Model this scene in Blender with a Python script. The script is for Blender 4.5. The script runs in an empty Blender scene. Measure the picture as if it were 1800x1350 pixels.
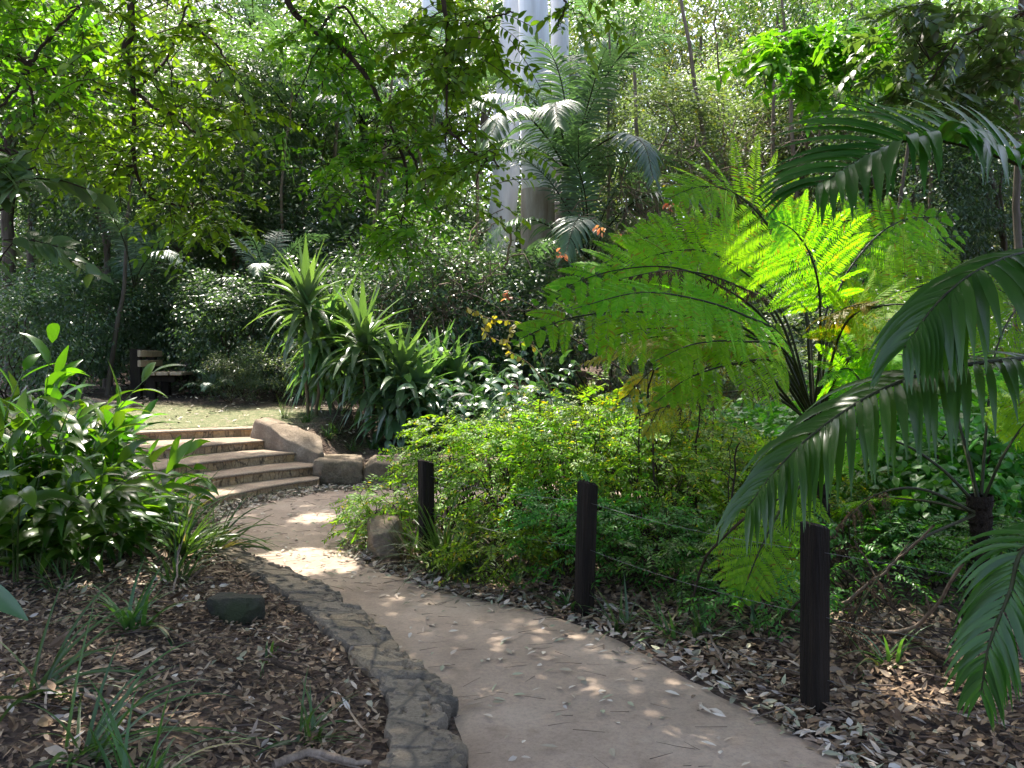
import bpy, bmesh, math, random
import numpy as np
from mathutils import Vector, Matrix
PI = math.pi
R = math.radians
sc = bpy.context.scene
COL = sc.collection
rng = np.random.default_rng(11)
random.seed(5)

# ------------------------------------------------------------------ camera model
CAMZ, F, PITCH = 1.6, 1450.0, math.atan(47 / 1450)
def ray(px, py):
    dx, dz = (px - 900) / F, -(py - 675) / F
    c, s = math.cos(PITCH), math.sin(PITCH)
    return np.array((dx, c + s * dz, -s + c * dz))
def at(px, py, Y):                       # the point at distance Y whose picture position is px, py
    d = ray(px, py)
    return np.array((0, 0, CAMZ)) + d * (Y / d[1])
def gp(px, py, h=0.0):                   # the point at height h
    d = ray(px, py)
    return np.array((0, 0, CAMZ)) + d * ((h - CAMZ) / d[2])

# sun (towards the sun)
SUN_EL, SUN_AZ = R(63), R(-20)
SUN = np.array((math.sin(SUN_AZ) * math.cos(SUN_EL), math.cos(SUN_AZ) * math.cos(SUN_EL), math.sin(SUN_EL)))

# ------------------------------------------------------------------ numeric helpers
def nrm(a):
    return a / np.maximum(np.linalg.norm(a, axis=-1, keepdims=True), 1e-9)
def sst(a, b, x):
    t = np.clip((x - a) / (b - a), 0, 1)
    return t * t * (3 - 2 * t)
def _h(i, j, k):
    n = (i * 374761393 + j * 668265263 + k * 2147483647 * 3 + 12345) & 0xffffffff
    n = ((n ^ (n >> 13)) * 1274126177) & 0xffffffff
    return ((n ^ (n >> 16)) & 0xffff) / 65535.0
def vnoise(p):
    p = np.asarray(p, float)
    i = np.floor(p).astype(np.int64); f = p - i; f = f * f * (3 - 2 * f)
    out = 0
    for a in (0, 1):
        for b in (0, 1):
            for c in (0, 1):
                w = (f[..., 0] if a else 1 - f[..., 0]) * (f[..., 1] if b else 1 - f[..., 1]) * (f[..., 2] if c else 1 - f[..., 2])
                out = out + w * _h(i[..., 0] + a, i[..., 1] + b, i[..., 2] + c)
    return out
def fbm(p, o=4):
    p = np.asarray(p, float); s, a = 0, .5
    for k in range(o):
        s = s + a * (vnoise(p * 2 ** k + 17.3 * k) - .5); a *= .55
    return s
def spline(pts, n):
    P = np.asarray(pts, float)
    P = np.vstack((2 * P[0] - P[1], P, 2 * P[-1] - P[-2]))
    m = len(P) - 3
    t = np.linspace(0, m - 1e-6, n); i = t.astype(int); u = (t - i)[:, None]
    a, b, c, d = P[i], P[i + 1], P[i + 2], P[i + 3]
    return .5 * (2 * b + (c - a) * u + (2 * a - 5 * b + 4 * c - d) * u ** 2 + (3 * b - a - 3 * c + d) * u ** 3)
def resample(pts, n):
    P = np.asarray(pts, float); s = np.r_[0, np.cumsum(np.linalg.norm(np.diff(P, axis=0), axis=1))]
    t = np.linspace(0, s[-1], n)
    return np.stack([np.interp(t, s, P[:, k]) for k in range(P.shape[1])], 1)

# ------------------------------------------------------------------ mesh building
class Geo:
    def __init__(s): s.V, s.F, s.M, s.n = [], [], [], 0
    def add(s, V, Fc, mi=0):
        V = np.asarray(V, float).reshape(-1, 3); Fc = np.asarray(Fc, np.int64).reshape(-1, 4)
        s.V.append(V); s.F.append(Fc + s.n); s.M.append(np.full(len(Fc), mi, np.int32)); s.n += len(V); return s
    def arr(s): return np.vstack(s.V), np.vstack(s.F), np.concatenate(s.M)
def mesh_of(name, g, mats, smooth=True):
    V, Fc, M = g.arr()
    me = bpy.data.meshes.new(name)
    me.vertices.add(len(V)); me.vertices.foreach_set('co', V.astype(np.float32).ravel())
    me.loops.add(Fc.size); me.loops.foreach_set('vertex_index', Fc.astype(np.int32).ravel())
    me.polygons.add(len(Fc)); me.polygons.foreach_set('loop_start', np.arange(0, Fc.size, 4, dtype=np.int32))
    for m in (mats if isinstance(mats, (list, tuple)) else [mats]): me.materials.append(m)
    me.polygons.foreach_set('material_index', M)
    me.polygons.foreach_set('use_smooth', np.full(len(Fc), smooth))
    me.update(calc_edges=True)
    return me
def obj(name, g, mats, parent=None, smooth=True, loc=None, rot=None):
    me = g if isinstance(g, bpy.types.Mesh) else mesh_of(name, g, mats, smooth)
    o = bpy.data.objects.new(name, me); COL.objects.link(o)
    if parent: o.parent = parent
    if loc is not None: o.location = loc
    if rot is not None: o.rotation_euler = rot
    return o
def tag(o, label=None, cat=None, group=None, kind=None):
    if label: o['label'] = label
    if cat: o['category'] = cat
    if group: o['group'] = group
    if kind: o['kind'] = kind
    return o
def thing(name, label, cat, loc=(0, 0, 0), rz=0, group=None):
    o = bpy.data.objects.new(name, None); COL.objects.link(o); o.empty_display_size = .1
    o.location = loc; o.rotation_euler = (0, 0, rz)
    return tag(o, label, cat, group)
KIDS = {}
def kids(o):
    return list(o.children)
def dup(root, loc, rz=0, sc_=1.0, label=None, group=None):
    def cp(o, par):
        c = o.copy(); COL.objects.link(c)
        if par: c.parent = par
        for k in kids(o): cp(k, c)
        return c
    r = cp(root, None); r.location = loc; r.rotation_euler = (0, 0, rz)
    r.scale = (sc_,) * 3 if np.isscalar(sc_) else sc_
    if label: r['label'] = label
    if group: r['group'] = group
    return r

def tube(g, pts, rad, n=7, mi=0):
    P = np.asarray(pts, float); m = len(P)
    rad = np.broadcast_to(np.asarray(rad, float), (m,)) if np.ndim(rad) else np.full(m, rad)
    T = nrm(np.gradient(P, axis=0))
    ref = np.array((1.0, 0, 0)) if abs(T[0][0]) < .8 else np.array((0, 0, 1.0))
    A = []; a = ref
    for k in range(m):
        a = a - T[k] * a.dot(T[k]); a = a / max(np.linalg.norm(a), 1e-9); A.append(a)
    A = np.array(A); B = np.cross(T, A)
    th = np.linspace(0, 2 * PI, n, endpoint=False)
    V = P[:, None] + rad[:, None, None] * (A[:, None] * np.cos(th)[None, :, None] + B[:, None] * np.sin(th)[None, :, None])
    i = np.arange(m - 1)[:, None] * n; j = np.arange(n)[None]
    Fc = np.stack((i + j, i + (j + 1) % n, i + n + (j + 1) % n, i + n + j), -1)
    return g.add(V, Fc, mi)

PROF = {
    'lance': lambda t: np.clip(np.sin(PI * np.clip(t, 0, 1) ** .8), .04, 1) ** .85,
    'oval': lambda t: np.clip(np.sin(PI * np.clip(t * .96 + .02, 0, 1)), .05, 1) ** .7,
    'strap': lambda t: np.clip(np.minimum(1, .45 + 2.5 * t) * np.minimum(1, 1.9 * (1 - t) + .03), .03, 1),
    'grass': lambda t: np.clip(1 - t ** 2, .04, 1),
}
def blades(g, B, D, N, L, W, nseg=4, droop=0.0, prof='lance', fold=.2, flat=False, mi=0, wav=0):
    B = np.asarray(B, float).reshape(-1, 3); n = len(B)
    if n == 0: return g
    D = nrm(np.broadcast_to(np.asarray(D, float), (n, 3))); N = np.broadcast_to(np.asarray(N, float), (n, 3))
    L = np.broadcast_to(np.asarray(L, float), (n,)); W = np.broadcast_to(np.asarray(W, float), (n,))
    dr = np.broadcast_to(np.asarray(droop, float), (n,))
    p, d = B.copy(), D.copy(); rows = []
    for k in range(nseg + 1):
        t = k / nseg
        side = nrm(np.cross(d, N)); up = np.cross(side, d)
        w = (PROF[prof](np.array(t)) * W / 2)[:, None]
        if wav: w = w * (1 + wav * np.sin(k * 2.3 + np.arange(n)[:, None]))
        if flat: rows.append(np.stack((p - side * w, p + side * w), 1))
        else: rows.append(np.stack((p - side * w + up * w * fold, p, p + side * w + up * w * fold), 1))
        g2 = np.zeros((n, 3)); g2[:, 2] = -dr / nseg
        d = nrm(d + g2); p = p + d * (L / nseg)[:, None]
    V = np.stack(rows, 1)                      # n, nseg+1, c, 3
    c = V.shape[2]
    base = (np.arange(n) * (nseg + 1) * c)[:, None, None] + (np.arange(nseg) * c)[None, :, None] + np.arange(c - 1)[None, None]
    Fc = np.stack((base, base + 1, base + c + 1, base + c), -1)
    return g.add(V, Fc, mi)

def rdir(n, zmu=0, zs=.5):
    a = rng.uniform(0, 2 * PI, n); z = rng.normal(zmu, zs, n)
    return nrm(np.stack((np.cos(a), np.sin(a), z), 1))

# ------------------------------------------------------------------ materials
def new_mat(name):
    m = bpy.data.materials.new(name); m.use_nodes = True; nt = m.node_tree
    for n in list(nt.nodes): nt.nodes.remove(n)
    return m, nt, nt.nodes.new('ShaderNodeOutputMaterial')
def ramp(nt, stops, fac=None, interp='LINEAR'):
    r = nt.nodes.new('ShaderNodeValToRGB'); r.color_ramp.interpolation = interp
    e = r.color_ramp.elements
    while len(e) < len(stops): e.new(.5)
    for k, (p, c) in enumerate(stops):
        e[k].position = p; e[k].color = (*c, 1)
    if fac is not None: nt.links.new(fac, r.inputs[0])
    return r
def tex(nt, kind, scale, coord=None, **kw):
    t = nt.nodes.new('ShaderNodeTex' + kind)
    if 'Scale' in t.inputs: t.inputs['Scale'].default_value = scale
    for k, v in kw.items():
        if k in t.inputs: t.inputs[k].default_value = v
        else: setattr(t, k, v)
    if coord is not None: nt.links.new(coord, t.inputs['Vector'])
    return t
def mixc(nt, a, b, fac, mode='MIX'):
    m = nt.nodes.new('ShaderNodeMix'); m.data_type = 'RGBA'; m.blend_type = mode
    for sock, v in ((m.inputs[0], fac), (m.inputs[6], a), (m.inputs[7], b)):
        if isinstance(v, bpy.types.NodeSocket): nt.links.new(v, sock)
        elif isinstance(v, (int, float)): sock.default_value = v
        else: sock.default_value = (*v, 1)
    return m.outputs[2]
def leaf_mat(name, cols, trans=(1.6, 1.9, .5), fac=.42, rough=.42, spec=.5, vary=.25, odd=None):
    m, nt, out = new_mat(name); L = nt.links
    geo = nt.nodes.new('ShaderNodeNewGeometry'); oi = nt.nodes.new('ShaderNodeObjectInfo')
    k = len(cols)
    stops = [(i / max(k - 1, 1), c) for i, c in enumerate(cols)]
    if odd: stops = [(p * .95, c) for p, c in stops] + [(.965, odd), ]
    rp = ramp(nt, stops, geo.outputs['Random Per Island'])
    hsv = nt.nodes.new('ShaderNodeHueSaturation'); L.new(rp.outputs[0], hsv.inputs['Color'])
    mr = nt.nodes.new('ShaderNodeMapRange'); L.new(oi.outputs['Random'], mr.inputs[0])
    mr.inputs[3].default_value = 1 - vary; mr.inputs[4].default_value = 1 + vary
    L.new(mr.outputs[0], hsv.inputs['Value'])
    ml = nt.nodes.new('ShaderNodeMath'); ml.operation = 'MULTIPLY_ADD'; L.new(oi.outputs['Random'], ml.inputs[0])
    ml.inputs[1].default_value = .04; ml.inputs[2].default_value = .48; L.new(ml.outputs[0], hsv.inputs['Hue'])
    pb = nt.nodes.new('ShaderNodeBsdfPrincipled'); L.new(hsv.outputs[0], pb.inputs['Base Color'])
    pb.inputs['Roughness'].default_value = rough; pb.inputs['Specular IOR Level'].default_value = spec
    tr = nt.nodes.new('ShaderNodeBsdfTranslucent')
    L.new(mixc(nt, hsv.outputs[0], trans, 1.0, 'MULTIPLY'), tr.inputs['Color'])
    mx = nt.nodes.new('ShaderNodeMixShader'); mx.inputs[0].default_value = fac
    L.new(pb.outputs[0], mx.inputs[1]); L.new(tr.outputs[0], mx.inputs[2]); L.new(mx.outputs[0], out.inputs[0])
    return m
def bark_mat(name, c1, c2, scale=6, stretch=.15, bump=.5, rough=.85):
    m, nt, out = new_mat(name); L = nt.links
    tc = nt.nodes.new('ShaderNodeTexCoord'); mp = nt.nodes.new('ShaderNodeMapping')
    L.new(tc.outputs['Object'], mp.inputs[0]); mp.inputs['Scale'].default_value = (1, 1, stretch)
    n1 = tex(nt, 'Noise', scale, mp.outputs[0], Detail=6, Roughness=.65)
    rp = ramp(nt, [(.3, c1), (.68, c2)], n1.outputs[0])
    pb = nt.nodes.new('ShaderNodeBsdfPrincipled'); L.new(rp.outputs[0], pb.inputs['Base Color']); pb.inputs['Roughness'].default_value = rough; pb.inputs['Specular IOR Level'].default_value = .15
    bp = nt.nodes.new('ShaderNodeBump'); bp.inputs['Strength'].default_value = bump; bp.inputs['Distance'].default_value = .03
    n2 = tex(nt, 'Noise', scale * 5, mp.outputs[0], Detail=5)
    L.new(n2.outputs[0], bp.inputs['Height']); L.new(bp.outputs[0], pb.inputs['Normal'])
    L.new(pb.outputs[0], out.inputs[0]); return m
def island_mat(name, cols, rough=.8, trans=0):
    m, nt, out = new_mat(name); L = nt.links
    geo = nt.nodes.new('ShaderNodeNewGeometry')
    rp = ramp(nt, [(i / (len(cols) - 1), c) for i, c in enumerate(cols)], geo.outputs['Random Per Island'])
    pb = nt.nodes.new('ShaderNodeBsdfPrincipled'); L.new(rp.outputs[0], pb.inputs['Base Color']); pb.inputs['Roughness'].default_value = rough
    pb.inputs['Specular IOR Level'].default_value = .35
    L.new(pb.outputs[0], out.inputs[0]); return m
def stone_mat(name, cols, scale=3, cell=None, mortar=(.03, .026, .02), bump=.7, stretch=(1, 1, 1), rough=.85, moss=None):
    m, nt, out = new_mat(name); L = nt.links
    tc = nt.nodes.new('ShaderNodeTexCoord'); mp = nt.nodes.new('ShaderNodeMapping')
    L.new(tc.outputs['Object'], mp.inputs[0]); mp.inputs['Scale'].default_value = stretch
    nz = tex(nt, 'Noise', scale, mp.outputs[0], Detail=8, Roughness=.7)
    rp = ramp(nt, [(.25 + .5 * i / (len(cols) - 1), c) for i, c in enumerate(cols)], nz.outputs[0])
    colr = rp.outputs[0]
    fine = tex(nt, 'Noise', scale * 14, tc.outputs['Object'], Detail=5, Roughness=.7)
    rf = ramp(nt, [(.3, (.55, .55, .55)), (.7, (1.35, 1.35, 1.35))], fine.outputs[0])
    colr = mixc(nt, colr, rf.outputs[0], .8, 'MULTIPLY')
    hgt = fine.outputs[0]
    if cell:
        wob = tex(nt, 'Noise', cell * .6, mp.outputs[0], Detail=3)
        wv = mixc(nt, mp.outputs[0], wob.outputs['Color'], .12, 'LINEAR_LIGHT')
        vc = tex(nt, 'Voronoi', cell, wv); ve = tex(nt, 'Voronoi', cell, wv, feature='DISTANCE_TO_EDGE')
        cr = ramp(nt, [(0, (.55, .5, .45)), (.5, (1, .95, .9)), (1, (1.5, 1.3, 1.0))], vc.outputs['Color'])
        colr = mixc(nt, colr, cr.outputs[0], .8, 'MULTIPLY')
        er = ramp(nt, [(0, (0, 0, 0)), (.05, (1, 1, 1))], ve.outputs['Distance'])
        colr = mixc(nt, mortar, colr, er.outputs[0])
    if moss:
        mn = tex(nt, 'Noise', 4, tc.outputs['Object'], Detail=5)
        mr = ramp(nt, [(.45, (0, 0, 0)), (.6, (1, 1, 1))], mn.outputs[0])
        colr = mixc(nt, colr, moss, mr.outputs[0])
    pb = nt.nodes.new('ShaderNodeBsdfPrincipled'); L.new(colr, pb.inputs['Base Color']); pb.inputs['Roughness'].default_value = rough
    pb.inputs['Specular IOR Level'].default_value = .3
    bp = nt.nodes.new('ShaderNodeBump'); bp.inputs['Strength'].default_value = bump; bp.inputs['Distance'].default_value = .015
    L.new(hgt, bp.inputs['Height']); L.new(bp.outputs[0], pb.inputs['Normal'])
    L.new(pb.outputs[0], out.inputs[0]); return m

M = {}
M['canopy'] = leaf_mat('canopy_leaf', [(.05, .13, .012), (.09, .2, .015), (.15, .27, .02)], (1.75, 1.75, .45), .5, .38, vary=.1)
M['broad'] = leaf_mat('broad_leaf', [(.05, .1, .04), (.075, .135, .048), (.1, .16, .06)], fac=.4, rough=.33, spec=.8)
M['dark'] = leaf_mat('dark_leaf', [(.045, .085, .052), (.068, .115, .068), (.09, .14, .082)], fac=.36, rough=.36, spec=.6)
M['airy'] = leaf_mat('airy_leaf', [(.062, .09, .045), (.09, .125, .058), (.13, .155, .082)], fac=.36, rough=.5, spec=.3, odd=(.3, .22, .03))
M['grey'] = leaf_mat('grey_leaf', [(.085, .115, .075), (.115, .15, .1), (.15, .185, .125)], fac=.4, rough=.45, spec=.45, odd=(.2, .17, .03))
M['ginger'] = leaf_mat('ginger_leaf', [(.02, .065, .01), (.035, .1, .013), (.075, .18, .018)], (2.4, 2.2, .4), .48, .3, .45, vary=.12)
M['lily'] = leaf_mat('lily_leaf', [(.035, .075, .04), (.05, .1, .05), (.07, .13, .062)], fac=.3, rough=.28, spec=.6)
M['cordy'] = leaf_mat('cordyline_leaf', [(.075, .14, .065), (.1, .175, .085), (.15, .23, .12)], fac=.38, rough=.3, spec=.6)
M['grass'] = leaf_mat('strap_leaf', [(.03, .07, .02), (.05, .1, .028), (.07, .13, .035)], fac=.35, rough=.35, odd=(.25, .2, .1))
M['drygrass'] = leaf_mat('dry_strap', [(.06, .04, .025), (.1, .07, .04), (.05, .06, .03)], fac=.3, rough=.6)
M['fern'] = leaf_mat('fern_leaf', [(.115, .28, .014), (.155, .335, .016), (.2, .37, .02)], (1.95, 1.9, .35), .6, .55, .2, vary=.16, odd=(.2, .16, .02))
M['fernyel'] = leaf_mat('fern_yellow', [(.16, .2, .012), (.26, .24, .012), (.3, .2, .012)], (1.8, 1.8, .4), .5, .5, .3)
M['ferndead'] = leaf_mat('fern_dead', [(.035, .022, .012), (.06, .035, .018), (.09, .055, .025)], (1, 1, 1), .2, .8, .2)
M['palm'] = leaf_mat('palm_leaf', [(.06, .11, .075), (.08, .14, .095), (.1, .165, .115)], (1.5, 1.8, .6), .3, .36, .6)
M['bigpalm'] = leaf_mat('glossy_palm_leaf', [(.02, .065, .012), (.028, .085, .015), (.04, .105, .018)], (2.4, 2.6, .45), .42, .3, .5, vary=.05)
M['fine'] = leaf_mat('fine_leaf', [(.08, .19, .018), (.12, .25, .022), (.19, .3, .025)], (1.8, 1.8, .45), .5, .45, .35, odd=(.4, .33, .02))
M['shrubbright'] = leaf_mat('bright_shrub_leaf', [(.04, .13, .02), (.06, .17, .028), (.09, .2, .035)], (1.7, 1.9, .5), .45, .35, .5)
M['red'] = leaf_mat('red_leaf', [(.36, .11, .06), (.42, .17, .08), (.4, .24, .1)], (1.5, 1.2, 1), .5, .5)
M['yel'] = leaf_mat('yellow_leaf', [(.2, .22, .03), (.3, .26, .04), (.14, .22, .03)], (1.6, 1.6, .5), .5, .5)
M['twig'] = bark_mat('twig_bark', (.02, .014, .009), (.055, .038, .024), 30, .3)
M['branch'] = bark_mat('branch_bark', (.018, .012, .008), (.06, .04, .025), 20, .3)
M['bark'] = bark_mat('tree_bark', (.05, .04, .03), (.15, .125, .1), 8)
M['cane'] = bark_mat('cane_bark', (.1, .075, .045), (.2, .15, .09), 20, .6)
M['fernbark'] = bark_mat('fern_bark', (.008, .006, .005), (.035, .024, .015), 18, .5, 1)
M['deadwood'] = bark_mat('dead_wood', (.1, .075, .055), (.26, .2, .15), 16, .3)
M['gum'] = bark_mat('gum_bark', (.5, .48, .46), (.86, .86, .88), 1.6, .1, .25, .6)
M['gumbrown'] = bark_mat('gum_bark_rough', (.2, .14, .09), (.5, .45, .42), 2.2, .2, .5, .75)
M['post'] = bark_mat('post_wood', (.004, .003, .002), (.024, .0165, .011), 14, .07, .9, .75)
M['benchdark'] = bark_mat('bench_post_wood', (.012, .01, .008), (.03, .024, .018), 14, .2, .4, .8)
M['benchslat'] = bark_mat('bench_plank', (.3, .22, .15), (.46, .37, .28), 20, .4, .4, .75)
M['stem'] = leaf_mat('green_stem', [(.05, .09, .02), (.08, .13, .03)], fac=.1, rough=.4)
M['rachis'] = bark_mat('frond_rachis', (.012, .012, .006), (.035, .04, .015), 30, .3, .2, .5)
M['litter'] = island_mat('litter_leaf', [(.045, .024, .012), (.095, .056, .029), (.165, .104, .057), (.26, .18, .105), (.09, .05, .026), (.36, .275, .185), (.055, .03, .016)], .7)
M['palelitter'] = island_mat('pale_litter_leaf', [(.34, .26, .19), (.43, .37, .3), (.18, .12, .08), (.5, .45, .38), (.25, .2, .145), (.26, .28, .18), (.12, .08, .05)], .7)
M['twiglitter'] = island_mat('twig_litter', [(.04, .028, .022), (.09, .065, .05), (.06, .04, .03), (.16, .12, .09)], .85)
M['wire'], nt_, o_ = new_mat('wire_metal')
pb_ = nt_.nodes.new('ShaderNodeBsdfPrincipled'); pb_.inputs['Metallic'].default_value = .9; pb_.inputs['Roughness'].default_value = .5
pb_.inputs['Base Color'].default_value = (.16, .16, .16, 1); nt_.links.new(pb_.outputs[0], o_.inputs[0])
M['boulder'] = stone_mat('sandstone_boulder', [(.115, .083, .054), (.2, .152, .105), (.32, .255, .185)], 3.2, bump=.9)
M['boulderdark'] = stone_mat('dark_boulder', [(.1, .074, .048), (.175, .135, .09), (.28, .22, .15)], 3.5, bump=.9)
M['mossrock'] = stone_mat('mossy_rock', [(.03, .027, .02), (.05, .046, .032), (.08, .07, .05)], 6, bump=1, moss=(.035, .042, .016))
M['riser'] = stone_mat('riser_stone', [(.2, .135, .08), (.36, .26, .155), (.5, .39, .25)], 2.5, 9, mortar=(.09, .062, .04), stretch=(1, 1, .3), bump=.9)
M['tread'] = stone_mat('tread_stone', [(.17, .12, .082), (.245, .185, .132), (.33, .265, .2)], 3, bump=.8)
M['slate'] = stone_mat('edging_stone', [(.1, .082, .062), (.2, .168, .125), (.25, .21, .155), (.36, .28, .17)], 5.5, 3.2, mortar=(.1, .085, .064), stretch=(.8, 1.1, 1), bump=1.0)

def ground_material():
    m, nt, out = new_mat('forest_floor'); L = nt.links
    tc = nt.nodes.new('ShaderNodeTexCoord')
    v = tex(nt, 'Voronoi', 26, tc.outputs['Object']); n = tex(nt, 'Noise', 2.5, tc.outputs['Object'], Detail=6)
    r1 = ramp(nt, [(0, (.028, .017, .011)), (.4, (.06, .037, .024)), (.7, (.1, .066, .044)), (1, (.16, .115, .08))], v.outputs['Color'])
    r2 = ramp(nt, [(.35, (.5, .5, .5)), (.65, (1.1, 1.05, 1))], n.outputs[0])
    c = mixc(nt, r1.outputs[0], r2.outputs[0], 1, 'MULTIPLY')
    # a worn grassy terrace above the steps
    sx = nt.nodes.new('ShaderNodeSeparateXYZ'); L.new(tc.outputs['Object'], sx.inputs[0])
    def win(sock, a, b, c_, d):
        q = nt.nodes.new('ShaderNodeMapRange'); q.interpolation_type = 'SMOOTHSTEP'; L.new(sock, q.inputs[0]); q.inputs[1].default_value = a; q.inputs[2].default_value = b
        w = nt.nodes.new('ShaderNodeMapRange'); w.interpolation_type = 'SMOOTHSTEP'; L.new(sock, w.inputs[0]); w.inputs[1].default_value = c_; w.inputs[2].default_value = d
        w.inputs[3].default_value = 1; w.inputs[4].default_value = 0
        p = nt.nodes.new('ShaderNodeMath'); p.operation = 'MULTIPLY'; L.new(q.outputs[0], p.inputs[0]); L.new(w.outputs[0], p.inputs[1]); return p.outputs[0]
    a1, a2 = win(sx.outputs[0], -11, -9, -3.6, -2.6), win(sx.outputs[1], 10.2, 10.8, 13.2, 14.4)
    pm = nt.nodes.new('ShaderNodeMath'); pm.operation = 'MULTIPLY'; L.new(a1, pm.inputs[0]); L.new(a2, pm.inputs[1])
    n3 = tex(nt, 'Noise', 9, tc.outputs['Object'], Detail=6, Roughness=.7)
    r3 = ramp(nt, [(.35, (.06, .085, .025)), (.52, (.115, .12, .05)), (.68, (.19, .16, .1))], n3.outputs[0])
    c = mixc(nt, c, r3.outputs[0], pm.outputs[0])
    pb = nt.nodes.new('ShaderNodeBsdfPrincipled'); L.new(c, pb.inputs['Base Color']); pb.inputs['Roughness'].default_value = .95
    bp = nt.nodes.new('ShaderNodeBump'); bp.inputs['Strength'].default_value = 1; bp.inputs['Distance'].default_value = .03
    L.new(v.outputs['Distance'], bp.inputs['Height']); L.new(bp.outputs[0], pb.inputs['Normal'])
    L.new(pb.outputs[0], out.inputs[0]); return m
def path_material():
    m, nt, out = new_mat('path_concrete'); L = nt.links
    tc = nt.nodes.new('ShaderNodeTexCoord')
    n1 = tex(nt, 'Noise', 1.3, tc.outputs['Object'], Detail=7, Roughness=.65); n2 = tex(nt, 'Noise', 45, tc.outputs['Object'], Detail=8, Roughness=.85)
    r1 = ramp(nt, [(.3, (.19, .139, .1)), (.5, (.27, .204, .15)), (.72, (.35, .278, .212))], n1.outputs[0])
    r2 = ramp(nt, [(.3, (.66, .64, .62)), (.5, (1, 1, 1)), (.7, (1.25, 1.23, 1.2))], n2.outputs[0])
    c = mixc(nt, r1.outputs[0], r2.outputs[0], 1, 'MULTIPLY')
    n3 = tex(nt, 'Noise', 4.5, tc.outputs['Object'], Detail=4); r3 = ramp(nt, [(.6, (1, 1, 1)), (.75, (.7, .66, .62))], n3.outputs[0])
    c = mixc(nt, c, r3.outputs[0], .7, 'MULTIPLY')
    pb = nt.nodes.new('ShaderNodeBsdfPrincipled'); L.new(c, pb.inputs['Base Color']); pb.inputs['Roughness'].default_value = .8
    bp = nt.nodes.new('ShaderNodeBump'); bp.inputs['Strength'].default_value = .5; bp.inputs['Distance'].default_value = .006
    L.new(n2.outputs[0], bp.inputs['Height']); L.new(bp.outputs[0], pb.inputs['Normal'])
    L.new(pb.outputs[0], out.inputs[0]); return m

# ------------------------------------------------------------------ terrain
WALL_R = [gp(*p, .11)[:2] for p in [(838, 1480), (830, 1350), (815, 1270), (793, 1195), (748, 1158), (692, 1105), (655, 1070), (602, 1040), (560, 1012), (505, 988), (450, 968), (420, 950), (385, 930)]]
WALL_L = [gp(*p, .11)[:2] for p in [(655, 1480), (668, 1350), (682, 1260), (676, 1195), (640, 1150), (596, 1108), (545, 1068), (488, 1030), (450, 1000), (410, 975), (375, 958), (345, 940), (320, 925)]]
WALL_R, WALL_L = np.array(WALL_R), np.array(WALL_L)
STEP = [  # nosing lines, from the hidden end to the boulder
    [(-3.35, 7.5), (-3.22, 8.3), (-3.05, 8.87), (-2.84, 9.37), (-2.63, 9.7), (-2.36, 10.05)],
    [(-3.75, 8.1), (-3.48, 9.1), (-3.22, 9.55), (-2.95, 9.88), (-2.7, 10.12), (-2.42, 10.36)],
    [(-4.15, 8.6), (-3.76, 9.55), (-3.48, 10.0), (-3.25, 10.33), (-3.0, 10.58), (-2.72, 10.85)],
    [(-4.8, 9.3), (-4.2, 10.18), (-3.9, 10.55), (-3.65, 10.85), (-3.4, 11.1), (-3.1, 11.33)],
    [(-5.9, 10.3), (-4.9, 11.05), (-4.5, 11.28), (-4.15, 11.46), (-3.85, 11.58), (-3.5, 11.72)],
]
RISE = .12
def terrain(x, y):
    x, y = np.asarray(x, float), np.asarray(y, float)
    hill = .86 + np.maximum(y - 15.5, 0) * .07 + np.maximum(y - 24, 0) * .06
    ye = np.interp(x, [-14, -8, -5.9, -4.9, -3.5, -2.3, -1.9], [7.0, 9.2, 10.3, 11.05, 11.72, 10.75, 10.62])
    lo = .59 + .068 * np.clip(y - ye, 0, 4)
    ye = ye + .3 * (x < -3.2)
    y1 = np.interp(x, [-7, -5, -3.35, -3.05, -2.63, -2.36, -1.9], [5.5, 6.6, 7.5, 8.87, 9.7, 10.05, 10.45])
    left = np.where(y > ye, lo, .6 * np.clip((y - y1) / np.maximum(ye - y1, .3), 0, 1) - .24)
    rt = .27 * sst(10.5, 10.7, y) * (1 - sst(0, 1.8, x)) + .5 * sst(11, 15.5, y)
    w = sst(-2.8, -2.2, x)
    near = left * (1 - w) + rt * w
    h = np.maximum(near, 0) * (1 - sst(13.5, 16.5, y)) + hill * sst(13.5, 16.5, y)
    # planting bed beside the edging: a soft mound
    wl = np.interp(y, WALL_L[:, 1], WALL_L[:, 0])
    d = wl - x
    bed = np.where(d > 0, .05 + .14 * sst(.1, 2.2, d), 0) * (1 - sst(7.6, 8.6, y))
    h = np.where(y < 8.6, np.maximum(h, bed), h)
    # the ground beyond the fence
    rb = .06 * sst(0, .8, x - np.interp(y, [2, 4.6, 6.4], [2.2, .75, -1.2]))
    h = h + rb * (1 - sst(8, 10, y)) * (y > 0)
    b = fbm(np.stack((x * .9, y * .9, 0 * x), -1), 3) * .1 + fbm(np.stack((x * 5, y * 5, 0 * x), -1), 3) * .035
    return h + b * np.where(((d > .1) & (y < 7.4)) | ((x > .5) & (y < 8.5)) | (y > ye + .3), 1, 0) * np.where((y > 8.5) & (y < 11.3) & (x > -2.3), 0, 1) - .012
def tz(x, y): return float(terrain(np.array([x]), np.array([y]))[0])

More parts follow.
